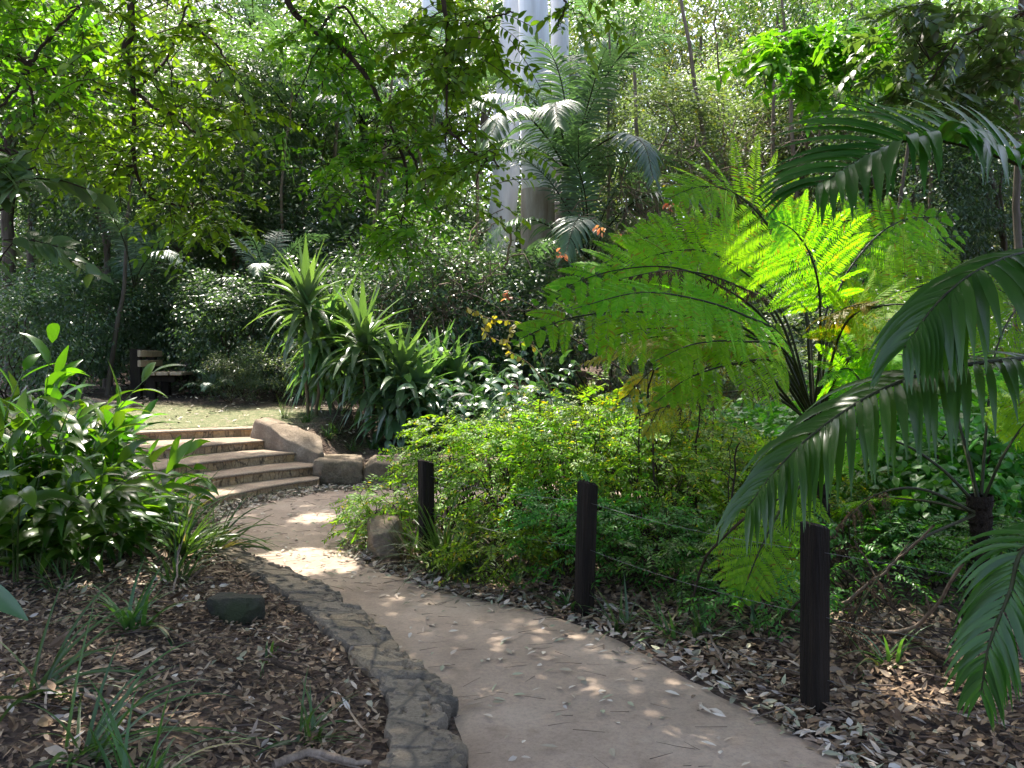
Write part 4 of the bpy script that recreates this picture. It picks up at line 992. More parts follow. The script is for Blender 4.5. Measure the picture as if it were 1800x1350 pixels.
tree_fern('tree fern with huge bright yellow green fronds behind the fence', 1445, 5.6, (1432, 738, 5.6), .055, [
    ('fern', [(1428, 730, 5.6), (1412, 520, 5.6), (1368, 420, 5.5), (1300, 345, 5.4), (1235, 328, 5.25), (1170, 350, 5.1)], dict(npair=16, Lp=.66, npin=36, lp=.075, up=(-.2, -.75, .6))),
    ('fern', [(1425, 725, 5.6), (1350, 570, 5.5), (1270, 505, 5.3), (1180, 470, 5.1), (1060, 480, 4.9), (940, 530, 4.75)], dict(npair=16, Lp=.58, npin=34, lp=.072, up=(-.1, -.8, .6), start=.34)),
    ('fern', [(1425, 730, 5.6), (1330, 592, 5.4), (1230, 560, 5.1), (1110, 548, 4.85), (1000, 560, 4.65), (905, 600, 4.5)], dict(npair=16, Lp=.58, npin=34, lp=.072, up=(-.1, -.8, .6), start=.3)),
    ('fern', [(1430, 735, 5.6), (1380, 618, 5.3), (1300, 600, 5.0), (1220, 605, 4.75), (1150, 635, 4.6)], dict(npair=13, Lp=.46, npin=28, lp=.066, up=(-.1, -.8, .6), start=.25)),
    ('fern', [(1438, 725, 5.6), (1465, 540, 5.7), (1510, 450, 5.8), (1580, 390, 5.9), (1680, 380, 6.0)], dict(npair=14, Lp=.58, npin=32, up=(.2, -.8, .5), start=.3)),
    ('fern', [(1440, 730, 5.6), (1510, 570, 5.6), (1600, 510, 5.5), (1700, 490, 5.45), (1780, 520, 5.4)], dict(npair=14, Lp=.58, npin=32, up=(.1, -.8, .6), start=.25)),
    ('fern', [(1440, 735, 5.6), (1500, 625, 5.3), (1570, 620, 5.1), (1650, 650, 4.9)], dict(npair=12, Lp=.46, npin=28, up=(0, -.8, .6), start=.25)),
    ('fern', [(1432, 730, 5.6), (1420, 560, 6.0), (1390, 480, 6.5), (1330, 430, 6.9), (1250, 420, 7.3)], dict(npair=14, Lp=.62, npin=30, up=(-.2, -.5, .7), start=.3)),
    ('fern', [(1438, 730, 5.6), (1450, 560, 6.1), (1490, 480, 6.6), (1560, 430, 7.0), (1640, 430, 7.3)], dict(npair=14, Lp=.62, npin=30, up=(.1, -.4, .8), start=.3)),
    ('fern', [(1428, 730, 5.6), (1380, 560, 5.7), (1310, 480, 5.7), (1230, 440, 5.6), (1130, 455, 5.5), (1050, 500, 5.4)], dict(npair=15, Lp=.55, npin=32, up=(-.1, -.8, .5), start=.35)),
    ('fern', [(1428, 735, 5.6), (1350, 610, 5.8), (1240, 580, 5.9), (1120, 580, 5.9), (1020, 610, 5.9)], dict(npair=14, Lp=.5, npin=30, up=(-.1, -.8, .6), start=.3)),
    ('fern', [(1442, 728, 5.6), (1500, 520, 6.0), (1590, 440, 6.3), (1700, 410, 6.6)], dict(npair=14, Lp=.6, npin=30, up=(.1, -.8, .5), start=.3)),
    ('fern', [(1430, 730, 5.5), (1380, 600, 5.1), (1310, 555, 4.85), (1220, 525, 4.65), (1120, 515, 4.5), (1000, 545, 4.4)], dict(npair=16, Lp=.5, npin=32, up=(-.1, -.6, .8), start=.28)),
    ('fern', [(1430, 730, 5.6), (1350, 540, 5.9), (1260, 450, 6.1), (1170, 415, 6.2), (1080, 435, 6.3)], dict(npair=15, Lp=.6, npin=30, up=(-.1, -.9, .5), start=.3)),
    ('fern', [(1440, 730, 5.5), (1480, 580, 5.2), (1540, 540, 5.0), (1620, 540, 4.8), (1690, 580, 4.7)], dict(npair=13, Lp=.5, npin=30, up=(.1, -.7, .7), start=.22)),
    ('fern', [(1435, 730, 5.6), (1442, 560, 5.4), (1432, 470, 5.2), (1400, 410, 5.1), (1350, 380, 5.0)], dict(npair=14, Lp=.55, npin=30, up=(0, -.9, .3), start=.3)),
    ('fern', [(1430, 735, 5.5), (1370, 640, 5.2), (1290, 640, 5.0), (1210, 665, 4.9), (1150, 710, 4.85)], dict(npair=13, Lp=.42, npin=28, up=(0, -.7, .7), start=.22)),
    ('fern', [(1440, 735, 5.5), (1480, 650, 5.2), (1520, 680, 5.0), (1545, 740, 4.9)], dict(npair=11, Lp=.4, npin=28, up=(.2, -.8, .5), start=.2)),
    ('fernyel', [(1430, 735, 5.6), (1360, 600, 5.8), (1260, 600, 6.0), (1160, 640, 6.1), (1080, 720, 6.2)], dict(npair=13, Lp=.45, npin=26, up=(0, -.7, .6), start=.35, droop=.8, skip=.15)),
    ('fernyel', [(1425, 740, 5.6), (1330, 610, 5.7), (1220, 590, 5.8), (1110, 600, 5.9), (1020, 640, 6.0)], dict(npair=18, Lp=.36, npin=24, up=(0, -.2, 1), start=.4, droop=.7)),
    ('fernyel', [(1428, 740, 5.6), (1450, 590, 5.4), (1480, 545, 5.2), (1540, 530, 5.0)], dict(npair=14, Lp=.3, npin=22, up=(.1, -.6, .7), start=.35, droop=.8, skip=.25)),
    ('fernyel', [(1425, 745, 5.6), (1300, 640, 5.5), (1190, 680, 5.45), (1130, 770, 5.4)], dict(npair=12, Lp=.2, npin=18, lp=.04, wp=.014, up=(-.4, -.8, .3), start=.6, droop=1.2, skip=.25)),
    ('ferndead', [(1425, 735, 5.6), (1370, 560, 5.35), (1290, 500, 5.1), (1190, 475, 4.9), (1090, 490, 4.75)], dict(npair=16, Lp=.22, npin=16, lp=.035, wp=.014, droop=1.8, curl=.5, start=.35, skip=.2)),
    ('ferndead', [(1425, 740, 5.55), (1340, 690, 5.3), (1220, 700, 5.2), (1100, 740, 5.1)], dict(npair=14, Lp=.22, npin=14, lp=.035, wp=.012, droop=2, curl=.5, start=.3, skip=.35)),
    ('ferndead', [(1420, 745, 5.55), (1330, 640, 5.4), (1250, 625, 5.3), (1190, 650, 5.3)], dict(npair=12, Lp=.18, npin=14, lp=.03, wp=.012, droop=2, curl=.5, start=.3, skip=.3)),
    ('fern', [(1440, 700, 5.6), (1425, 820, 5.0), (1370, 900, 4.75), (1330, 980, 4.6), (1300, 1060, 4.5)], dict(npair=13, Lp=.42, npin=28, up=(-.4, -.8, .4), start=.35)),
])
tree_fern('second tree fern with a dark trunk and bare radiating stalks', 1722, 4.9, (1722, 870, 4.9), .06, [
    ('fern', [(1715, 885, 4.9), (1650, 820, 4.9), (1570, 775, 4.95), (1480, 780, 5.0), (1400, 850, 5.05)], dict(npair=16, Lp=.34, npin=22, up=(0, -.3, 1), start=.55)),
    ('fern', [(1720, 875, 4.9), (1690, 760, 5.0), (1640, 660, 5.2), (1560, 590, 5.4), (1470, 570, 5.6)], dict(npair=18, Lp=.45, npin=24, up=(0, -.5, 1), start=.5)),
    ('fern', [(1725, 870, 4.9), (1735, 740, 5.1), (1750, 620, 5.3), (1790, 540, 5.5), (1860, 500, 5.7)], dict(npair=18, Lp=.45, npin=24, up=(.1, -.5, 1), start=.5)),
    ('fern', [(1728, 880, 4.9), (1770, 790, 4.8), (1830, 720, 4.8), (1920, 700, 4.8)], dict(npair=16, Lp=.4, npin=24, up=(0, -.4, 1), start=.4)),
    ('fern', [(1718, 880, 4.9), (1680, 700, 5.6), (1690, 600, 6.3), (1640, 540, 7.0)], dict(npair=18, Lp=.5, npin=22, up=(0, -.4, 1), start=.4)),
    ('fern', [(1712, 900, 4.9), (1620, 880, 5.3), (1530, 880, 5.8), (1440, 920, 6.2)], dict(npair=16, Lp=.36, npin=20, up=(0, -.3, 1), start=.5)),
    ('ferndead', [(1712, 900, 4.85), (1620, 860, 4.7), (1540, 870, 4.6), (1470, 930, 4.5)], dict(npair=10, Lp=.16, npin=12, lp=.03, wp=.01, droop=2, curl=.5, start=.6, skip=.5)),
    ('ferndead', [(1712, 905, 4.85), (1600, 960, 4.5), (1520, 1050, 4.3), (1490, 1140, 4.2)], dict(npair=10, Lp=.16, npin=12, lp=.03, wp=.01, droop=2, curl=.5, start=.5, skip=.4)),
])

# ------------------------------------------------------------------ big glossy palm at the edge
def big_palm():
    o = np.array((2.75, 3.4, 0)); root = thing('arching_palm', 'big palm with dark glossy arching fronds over the fence', 'palm', o)
    g = Geo(); tube(g, wiggle((0, 0, -.1), (-.02, 0, 1.25), 10, .03), np.linspace(.1, .075, 10), 10); obj('trunk', g, M['bark'], root)
    cr = np.array((-.02, 0, 1.2))
    specs = [
        ([(1960, 420, 3.3), (1870, 330, 3.3), (1780, 285, 3.3), (1690, 255, 3.3), (1610, 245, 3.25), (1530, 270, 3.2), (1440, 325, 3.1)], dict(n=42, Lm=.6, W=.04, droop=1.0, vee=.6, base=.2, up=(-.1, -.45, 1))),
        ([(1960, 470, 3.2), (1890, 440, 3.1), (1800, 445, 3.0), (1720, 475, 2.9), (1650, 530, 2.85), (1590, 610, 2.8)], dict(n=36, Lm=.42, W=.036, droop=1.6, vee=.15, base=.2, up=(-.1, -.3, 1))),
        ([(1960, 640, 3.3), (1880, 625, 3.15), (1780, 632, 3.0), (1650, 650, 2.95), (1540, 690, 2.9), (1440, 755, 2.85), (1370, 820, 2.8), (1315, 890, 2.75)], dict(n=46, Lm=.4, W=.031, droop=1.5, vee=.25, base=.16, up=(-.1, -.25, 1))),
        ([(1960, 900, 2.7), (1880, 920, 2.5), (1800, 965, 2.4), (1775, 1040, 2.38), (1740, 1130, 2.35), (1725, 1215, 2.35)], dict(n=40, Lm=.25, W=.018, droop=1.4, vee=.1, base=.15, up=(-.5, -.6, .6))),
    ]
    for pts, kw in specs:
        P = np.array([cr] + [p - o for p in px3(pts)])
        kw['base'] = kw['base'] + .12
        obj('frond', palm_frond(P, r0=.013, nseg=8, fold=.22, jit=.1, **kw), [M['bigpalm'], M['rachis']], root)
    for az in (.3, 1.0, -.5, -1.2):
        d = np.array((math.cos(az), math.sin(az), 0))
        P = [cr, cr + d * .4 + (0, 0, .7), cr + d * 1.1 + (0, 0, 1.1), cr + d * 1.9 + (0, 0, .9)]
        obj('frond', palm_frond(np.array(P), 40, .4, .032, 1.2, .3, .2, .013), [M['bigpalm'], M['rachis']], root)
big_palm()

# ------------------------------------------------------------------ overhanging branches
def sprays(g, tw, C, D, leaf, nl=8, sl=.3, lw=.42, mi=0, droop=.7):
    ns = len(C); t = np.linspace(.15, 1, nl); Ls = sl * rng.uniform(.7, 1.25, ns)
    pos = C[:, None] + D[:, None] * (t[None] * Ls[:, None])[..., None]; pos[..., 2] -= .3 * t[None] ** 2 * Ls[:, None]
    N = nrm(np.array((0, 0, 1.)) + rng.normal(0, .4, (ns, 3))); S = nrm(np.cross(D, N)); sgn = np.where(np.arange(nl) % 2, 1, -1)[None, :, None]
    for s2 in (1, -1):
        dd = S[:, None] * s2 + D[:, None] * .6 + rng.normal(0, .22, pos.shape); m = ns * nl
        blades(g, pos.reshape(-1, 3), dd.reshape(-1, 3), np.repeat(N, nl, 0) + rng.normal(0, .25, (m, 3)), leaf * rng.uniform(.65, 1.2, m), leaf * lw * rng.uniform(.85, 1.15, m), 4, droop, 'lance', .18, mi=mi)
    for k in range(ns): tube(tw, np.vstack((C[k], pos[k][::3])), .0022, 4)
def ell(cx, cy, rx, ry, y0, y1, n):
    out = []
    while len(out) < n:
        a, b = rng.uniform(-1, 1, 2)
        if a * a + b * b > 1: continue
        out.append(at(cx + a * rx, cy + b * ry, rng.uniform(y0, y1)))
    return np.array(out)
def branch(root, o, lines, rad, blobs, leaf=.068, mat='canopy', sl=.3, Y=5):
    bg, tw = Geo(), Geo()
    pts_all = []
    for k, ln in enumerate(lines):
        P = spline([at(*p) - o if len(p) == 3 and p[1] > -900 else np.array(p[0]) - o for p in ln], 40)
        P = P + np.cumsum(rng.normal(0, .004, P.shape), 0)
        tube(bg, P, np.linspace(rad * (1 if k == 0 else .5), rad * .22, 40), 7); pts_all.append(P[6:])
    A = np.vstack(pts_all)
    C = np.vstack([ell(*b) for b in blobs]) - o
    D = rdir(len(C), -.15, .3)
    lf = Geo(); sprays(lf, tw, C, D, leaf, sl=sl)
    m = rng.random(len(C)) < .18
    for c in C[m]:
        q = A[np.argmin(((A - c) ** 2).sum(1))]; tube(tw, wiggle(q, c, 7, .05), np.linspace(.005, .0022, 7), 4)
    br = obj('branch', bg, M['branch'], root); obj('twig_spray', tw, M['twig'], br); obj('foliage', lf, M[mat], br)
def overhang_left():
    o = np.array((-5.2, 4.2, tz(-5.2, 4.2)))
    root = thing('overhanging_tree', 'tree with thin dark branches and bright pinnate leaves hanging over the scene', 'tree', o)
    tk = Geo(); P = spline([(0, 0, -.2), (.1, .1, 2), (.4, .3, 4.5), (1.3, .8, 6.6), (2.6, 1.4, 7.6)], 24); tube(tk, P, np.linspace(.17, .07, 24), 10)
    tube(tk, spline([P[14], P[14] + (2.0, .8, 1.6), P[14] + (4.2, 1.6, 2.0), P[14] + (6.0, 2.6, 2.2)], 16), np.linspace(.08, .03, 16), 7)
    tube(tk, spline([P[16], P[16] + (-.5, 2.0, 1.6), P[16] + (.5, 4.0, 2.3)], 14), np.linspace(.08, .03, 14), 7)
    obj('trunk', tk, M['bark'], root)
    branch(root, o, [[(235, -260, 5), (233, -60, 5), (237, 60, 5), (224, 90, 5), (229, 120, 5), (239, 160, 5), (238, 200, 5), (234, 270, 5.05), (245, 320, 5.1), (272, 352, 5.15), (345, 366, 5.2)],
                     [(240, 158, 5), (285, 118, 5.1), (318, 58, 5.3), (337, -40, 5.5)], [(245, 165, 5), (300, 215, 4.8), (355, 255, 4.7)], [(330, 40, 5.4), (372, 80, 5.4), (392, 120, 5.4)]], .025,
           [(230, 110, 190, 150, 4.4, 6.2, 115), (330, 250, 110, 80, 4.6, 5.6, 50), (345, 365, 65, 45, 4.9, 5.5, 42), (430, 200, 50, 30, 5, 5.6, 14), (150, 260, 130, 70, 4.8, 6.4, 60)])
    branch(root, o, [[(-120, 60, 4.6), (0, 95, 4.6), (45, 118, 4.6), (120, 145, 4.7), (200, 175, 4.9)], [(45, 118, 4.6), (20, 160, 4.5), (-20, 200, 4.4)], [(45, 118, 4.6), (62, 190, 4.5)], [(50, 110, 4.6), (95, 60, 4.7), (150, 10, 4.8)]], .022,
           [(60, 90, 120, 120, 4.2, 6, 80), (70, 30, 120, 60, 4.5, 6, 40)])
    branch(root, o, [[(-140, 190, 2.9), (-30, 215, 2.9), (20, 250, 2.9), (60, 275, 2.9)], [(0, 232, 2.9), (30, 320, 2.8)]], .01, [(35, 290, 60, 60, 2.7, 3.0, 9), (10, 400, 40, 80, 2.6, 3.0, 7)], leaf=.09, mat='broad', sl=.25)
    branch(root, o, [[(430, -260, 5.2), (500, -20, 5.2), (545, 45, 5.2), (600, 88, 5.2), (645, 145, 5.2), (680, 220, 5.2), (706, 290, 5.2), (711, 340, 5.2), (704, 385, 5.2)],
                     [(690, 238, 5.2), (725, 270, 5.1), (748, 335, 5.0)], [(560, 55, 5.2), (600, 20, 5.3), (660, 95, 5.4)]], .024,
           [(690, 300, 150, 80, 4.8, 5.8, 40), (680, 395, 60, 30, 5, 5.4, 26), (600, 60, 100, 90, 4.9, 6, 38), (615, 275, 40, 22, 5, 5.3, 10), (700, 440, 18, 24, 5.1, 5.2, 5), (560, 190, 100, 60, 5, 6, 14)])
    branch(root, o, [[(755, -260, 4.8), (775, -40, 4.8), (784, 70, 4.8), (781, 150, 4.8), (776, 270, 4.8)], [(777, 215, 4.8), (815, 262, 4.7), (870, 288, 4.6)], [(783, 60, 4.8), (850, 30, 4.8), (900, 20, 4.8)], [(900, -120, 4.8), (980, -10, 4.8), (985, 50, 4.8)]], .02,
           [(790, 60, 95, 65, 4.5, 5.5, 48), (770, 190, 80, 90, 4.6, 5.4, 28), (875, 270, 45, 22, 4.5, 4.8, 9), (880, 45, 18, 40, 4.6, 5, 3), (1015, 25, 40, 35, 4.7, 5, 6), (815, 325, 50, 40, 4.7, 5.1, 12)], leaf=.075)
    shade_crown(root, o)
def overhang_right():
    o = np.array((5.6, 7.0, 0))
    root = thing('bright_leaved_tree', 'tree reaching in with large bright green leaves above the glossy palm', 'tree', o)
    tk = Geo(); tube(tk, spline([(0, 0, -.2), (-.1, .1, 2.5), (-.3, .1, 5.5), (-.8, .2, 8)], 20), np.linspace(.13, .06, 20), 9); obj('trunk', tk, M['bark'], root)
    branch(root, o, [[(1900, 20, 7), (1750, 110, 7), (1620, 180, 7), (1560, 195, 7), (1480, 150, 7), (1400, 110, 7)], [(1560, 195, 7), (1500, 200, 7), (1420, 170, 7)]], .016, [(1440, 100, 110, 75, 6.6, 7.4, 50), (1380, 110, 60, 40, 6.7, 7.2, 14), (1520, 50, 60, 50, 6.6, 7.4, 16)], leaf=.12, sl=.32)
    branch(root, o, [[(1950, -60, 6), (1800, 20, 6), (1690, 60, 6), (1600, 120, 6)], [(1690, 60, 6), (1640, 140, 6), (1660, 200, 6)]], .018, [(1660, 90, 120, 100, 5.6, 6.6, 80), (1760, 120, 70, 110, 5.6, 6.6, 40)], leaf=.1, mat='broad', sl=.32)

# the crown overhead, out of the picture: shaped to shade bed, path and posts
SUN_GAPS = [(gp(545, 988), .42), (gp(495, 985), .32), (gp(600, 990), .26), (gp(1225, 1222), .1), (gp(560, 912), .3), (at(780, 770, 6.8), .5), (at(930, 770, 6.7), .55), (at(1080, 780, 6.5), .5), (at(670, 890, 7.1), .3),
        (at(1100, 520, 4.8), .65), (at(970, 560, 4.6), .6), (at(1200, 560, 4.9), .38), (at(200, 130, 5.2), .6), (at(330, 300, 5), .35), (at(690, 300, 5.2), .5), (at(60, 60, 5), .35), (at(545, 650, 12.5), .8), (at(650, 640, 12.3), .8), (at(270, 660, 15.3), .7), (at(1020, 690, 7), .5), (at(1250, 420, 5.2), .6), (at(1300, 520, 5.3), .6), (at(1420, 430, 5.5), .6), (at(1600, 450, 5.5), .5), (at(160, 700, 6.3), .7), (at(200, 800, 6.0), .5), (at(50, 720, 6.0), .4), (at(310, 880, 6.5), .45), (at(380, 850, 9), .25), (at(880, 950, 5.8), .2), (at(1700, 220, 3.3), .6), (at(1450, 90, 7), .6), (at(1350, 980, 4.6), .3)]
def shade_crown(root, o):
    n = 85000
    gx = rng.uniform(-7, 5.5, n); gy = rng.uniform(-1.5, 10.5, n)
    h = np.maximum(5.8, 2.9 + .68 * gy) + rng.uniform(0, 1.8, n)
    Pp = np.stack((gx, gy, 0 * gx), 1) + SUN * (h / SUN[2])[:, None]
    dens = fbm(np.stack((gx * .9, gy * .9, 0 * gx + 3), -1), 4)
    keep = dens > -.45 - .3 * sst(-1.6, -.4, gx) * (1 - sst(6.2, 7.5, gy)) + .5 * sst(7.5, 10.5, gy)
    for c, r in SUN_GAPS:  # leaves left out along sun rays so chosen spots stay lit
        v = Pp - c; k = v @ SUN; d = np.linalg.norm(v - k[:, None] * SUN, axis=1)
        keep &= (d > r * (1 + .5 * fbm(Pp * 1.5, 2))) | ((gy < 3.5) & (gx > -.8)) | ((gy < 5.2) & (gx > -.8) & (gx < 1.7) & (rng.random(n) < .92))
    P = Pp[keep]; n = len(P)
    g = Geo(); blades(g, P - o, rdir(n, -.2, .3), nrm(np.array((0, 0, 1.)) + rng.normal(0, .4, (n, 3))), .19 * rng.uniform(.7, 1.2, n), .1, 2, .5, 'lance', flat=True)
    obj('crown', g, M['canopy'], root, smooth=False)  # unseen shading leaves, each placed by where its shadow lands
overhang_left(); overhang_right()

# ------------------------------------------------------------------ litter and sticks
def litter(name, label, pts, L, W, mat, zoff=.012, tilt=.45, droop=.9, drift=0):
    if drift: pts = pts[fbm(np.stack((pts[:, 0] * 2.2, pts[:, 1] * 2.2, 0 * pts[:, 0] + 5), -1), 4) + rng.normal(0, .06, len(pts)) > drift - .08]
    n = len(pts); z = terrain(pts[:, 0], pts[:, 1])
    P = np.concatenate((pts, (z + zoff + rng.uniform(0, .015, n))[:, None]), 1)
    g = Geo(); blades(g, P, rdir(n, .1, .22), nrm(np.array((0, 0, 1.)) + rng.normal(0, tilt, (n, 3))), L * rng.uniform(.5, 1.3, n), W * rng.uniform(.6, 1.3, n), 3, rng.uniform(-.6, 1, n) * droop, 'lance', .25)
    return tag(obj(name, g, mat, smooth=False), label, kind='stuff')
def inside_bed(n):
    y = rng.uniform(1.6, 8.2, n) ** 1.0; x = rng.uniform(-5.5, 0, n)
    wl = np.interp(y, WALL_L[:, 1], WALL_L[:, 0]); k = x < wl - .01; return np.stack((x[k], y[k]), 1)
PRY, PRX = pr[:, 1], pr[:, 0]
_i = np.argsort(pr[:70, 1]); 
def right_edge(y):
    sel = (pb2[:, 1] > -3) & (pb2[:, 1] < 7.6) & (pb2[:, 0] < 2.3); return np.interp(y, pb2[sel][:, 1], pb2[sel][:, 0])
litter('leaf_litter', 'deep brown leaf litter in the bed', inside_bed(46000), .05, .018, M['litter'])
litter('pale_leaf_litter', 'pale curled dry leaves among the brown litter', inside_bed(4200), .062, .024, M['palelitter'], .02, drift=.1)
n = 16000; y = rng.uniform(1.5, 8.5, n); x = right_edge(y) + np.abs(rng.normal(0, 1.2, n)) - .05
litter('fence_leaf_litter', 'leaf litter under the fence', np.stack((x, y), 1), .06, .026, M['litter'], .02)
n = 1300; y = rng.uniform(2.4, 7.2, n); x = right_edge(y) + np.abs(rng.normal(0, .3, n)) - .16
litter('verge_leaf_litter', 'pale dry leaves along the path verge', np.stack((x, y), 1), .07, .028, M['palelitter'], .022)
litter('large_leaf_litter', 'larger curled leaves and bark strips in the bed', inside_bed(700), .12, .034, M['litter'], .03, tilt=.6, droop=1.6)
n = 2500; y = rng.uniform(10.2, 20, n); x = rng.uniform(-11, 2, n)
litter('terrace_leaf_litter', 'scattered pale leaves on the upper terrace', np.stack((x, y), 1), .08, .035, M['palelitter'], .015)
def on_path(name, label, n, L, W, mat, f=lambda a: a, sel=None):
    i = (rng.random(n) * 159).astype(int); t = f(rng.random(n))[:, None]
    P = pa[i] * (1 - t) + pb2[i] * t + rng.normal(0, .03, (n, 2))
    k = (P[:, 1] > 1.5) & (P[:, 1] < 11)
    P = P[k]; m = len(P)
    g = Geo(); blades(g, np.concatenate((P, np.full((m, 1), .016) + rng.uniform(0, .008, (m, 1))), 1), rdir(m, .02, .08), nrm(np.array((0, 0, 1.)) + rng.normal(0, .25, (m, 3))), L * rng.uniform(.35, 1.25, m), W * rng.uniform(.6, 1.3, m), 3, rng.uniform(-.2, .6, m), 'lance', .25)
    tag(obj(name, g, mat, smooth=False), label, kind='stuff')
on_path('path_leaf_litter', 'dry leaves scattered on the footpath', 2100, .068, .022, M['palelitter'], lambda a: a ** .7)
def heap():
    ln = resample(spline(STEP[0], 60), 200); ln = np.vstack((ln, [(-1.9, 10.1), (-1.2, 10.15), (-.6, 10.2)])); ln = resample(ln, 300)
    i = rng.integers(0, 300, 3600); P = ln[i] + np.stack((np.abs(rng.normal(0, .16, 3600)) * .8, -np.abs(rng.normal(0, .16, 3600))), 1)
    d = np.linalg.norm(P - ln[i], axis=1)
    m = len(P); g = Geo(); z = .015 + rng.uniform(0, 1, m) * .035 * np.exp(-(d / .14) ** 2)
    blades(g, np.concatenate((P, z[:, None]), 1), rdir(m, .05, .25), nrm(np.array((0, 0, 1.)) + rng.normal(0, .5, (m, 3))), .07 * rng.uniform(.6, 1.2, m), .03 * rng.uniform(.6, 1.2, m), 3, rng.uniform(-.3, .8, m), 'lance', .3)
    tag(obj('step_leaf_litter', g, M['palelitter'], smooth=False), 'drift of pale dry leaves along the lowest step', kind='stuff')
heap()
def twigs(name, label, n, pos, L, r, mat):
    g = Geo(); P0 = pos(n)
    for p in P0:
        a = rng.normal(0, .5) + (PI if rng.random() < .5 else 0); l = L * rng.uniform(.3, 1.3); d = np.array((math.cos(a), math.sin(a), 0))
        Q = wiggle(p, p + d * l + (0, 0, rng.uniform(0, .01)), 5, l * .015); Q[:, 2] = np.maximum(Q[:, 2], p[2]); tube(g, Q, np.linspace(r, r * .5, 5) * rng.uniform(.5, 1.3), 4)
    tag(obj(name, g, mat), label, kind='stuff')
def pathpts(n):
    i = (rng.random(n * 3) * 159).astype(int); t = rng.random(n * 3)[:, None]; P = pa[i] * (1 - t) + pb2[i] * t; P = P[(P[:, 1] > 1.8) & (P[:, 1] < 10)][:n]
    return np.concatenate((P, np.full((len(P), 1), .019)), 1)
twigs('path_twig_litter', 'fine dark twigs and needles strewn on the footpath', 460, pathpts, .12, .0016, M['twiglitter'])
def bedpts(n):
    P = inside_bed(n * 3)[:n]; return np.concatenate((P, (terrain(P[:, 0], P[:, 1]) + .04)[:, None]), 1)
twigs('bed_twig_litter', 'thin twigs lying in the leafy bed', 260, bedpts, .25, .004, M['twiglitter'])
def fencepts(n):
    y = rng.uniform(2, 8, n); x = right_edge(y) + np.abs(rng.normal(.6, .8, n)); return np.stack((x, y, terrain(x, y) + .04), 1)
twigs('fence_twig_litter', 'thin twigs lying under the fence', 260, fencepts, .3, .004, M['twiglitter'])
def stick(label, pts, r, mat='deadwood', name='fallen_branch'):
    P = spline(pts, 18); o = P[0].copy(); root = thing(name, label, 'branch', o, group='fallen branches')
    P = P - o + np.cumsum(rng.normal(0, .003, (18, 3)), 0); g = Geo(); tube(g, P, np.linspace(r, r * .5, 18) * (1 + .08 * rng.normal(size=18)), 8)
    obj('limb', g, M[mat], root)
    g = Geo(); i = rng.integers(5, 14); e = P[i] + nrm(P[i + 1] - P[i]) * .18 + rng.normal(0, .05, 3) + (0, 0, .03); tube(g, [P[i], (P[i] + e) / 2, e], [r * .5, r * .35, r * .15], 6); obj('side_twig', g, M[mat], root)
def gst(l, pts, r, mat='deadwood'): stick(l, [gp(p[0], p[1], p[2] if len(p) > 2 else .12) for p in pts], r, mat)
a = at(150, 703, 13.6); b = at(252, 714, 13.2)
stick('bleached fallen log lying in front of the bench', [np.array((p[0], p[1], tz(p[0], p[1]) + .07)) for p in (a, a * .6 + b * .4, b)], .075, name='fallen_log')
gst('thick stick in the bottom corner of the leafy bed', [(480, 1345, .13), (540, 1322, .13), (600, 1335, .12), (650, 1338, .11)], .018)
gst('stick in the litter beside the stone edging', [(480, 1160, .13), (510, 1172, .12), (545, 1178, .12)], .013, 'twig')
gst('long thin stick across the middle of the leafy bed', [(150, 1220, .2), (230, 1245, .18), (310, 1272, .16)], .01)
gst('pale thin stick standing by the grass tuft', [(305, 1040, .2), (310, 990, .32), (313, 960, .42)], .007)
for k, (pts, r, lb) in enumerate([
    ([(1510, 1110, .1), (1600, 1105, .25), (1650, 1060, .5), (1700, 980, .9)], .012, 'pale curved dry branch rising behind the front post'),
    ([(1480, 1060, .2), (1560, 1000, .5), (1640, 930, .9)], .009, 'straight dry stick leaning across the fern stalks'),
    ([(1340, 1120, .05), (1400, 1060, .3), (1450, 1000, .6)], .009, 'dry stick crossing behind the front post'),
    ([(1290, 1130, .02), (1370, 1150, .05), (1400, 1185, .02)], .014, 'dry branch on the ground just beside the front post'),
    ([(1560, 1100, .1), (1650, 1150, .15), (1740, 1200, .1)], .02, 'brown branch lying under the hanging palm frond'),
    ([(1640, 1150, .08), (1680, 1190, .1), (1740, 1220, .08)], .03, 'thick short log at the foot of the hanging frond'),
    ([(1240, 1100, .02), (1265, 1150, .1), (1290, 1190, .02)], .008, 'bent pale stalk at the path edge between the posts'),
    ([(1210, 1080, .1), (1240, 980, .5), (1300, 910, .9), (1370, 870, 1.0)], .009, 'dark arching stem over the hanging fern frond'),
    ([(1480, 1000, .4), (1600, 1090, .2), (1700, 1130, .1)], .007, 'thin stick slanting down behind the wires'),
    ([(1500, 950, .5), (1560, 1050, .3), (1640, 1140, .1)], .007, 'dark thin stick leaning against the thicket')]):
    gst(lb, pts, r, 'deadwood' if k in (0, 1, 6) else 'twig')

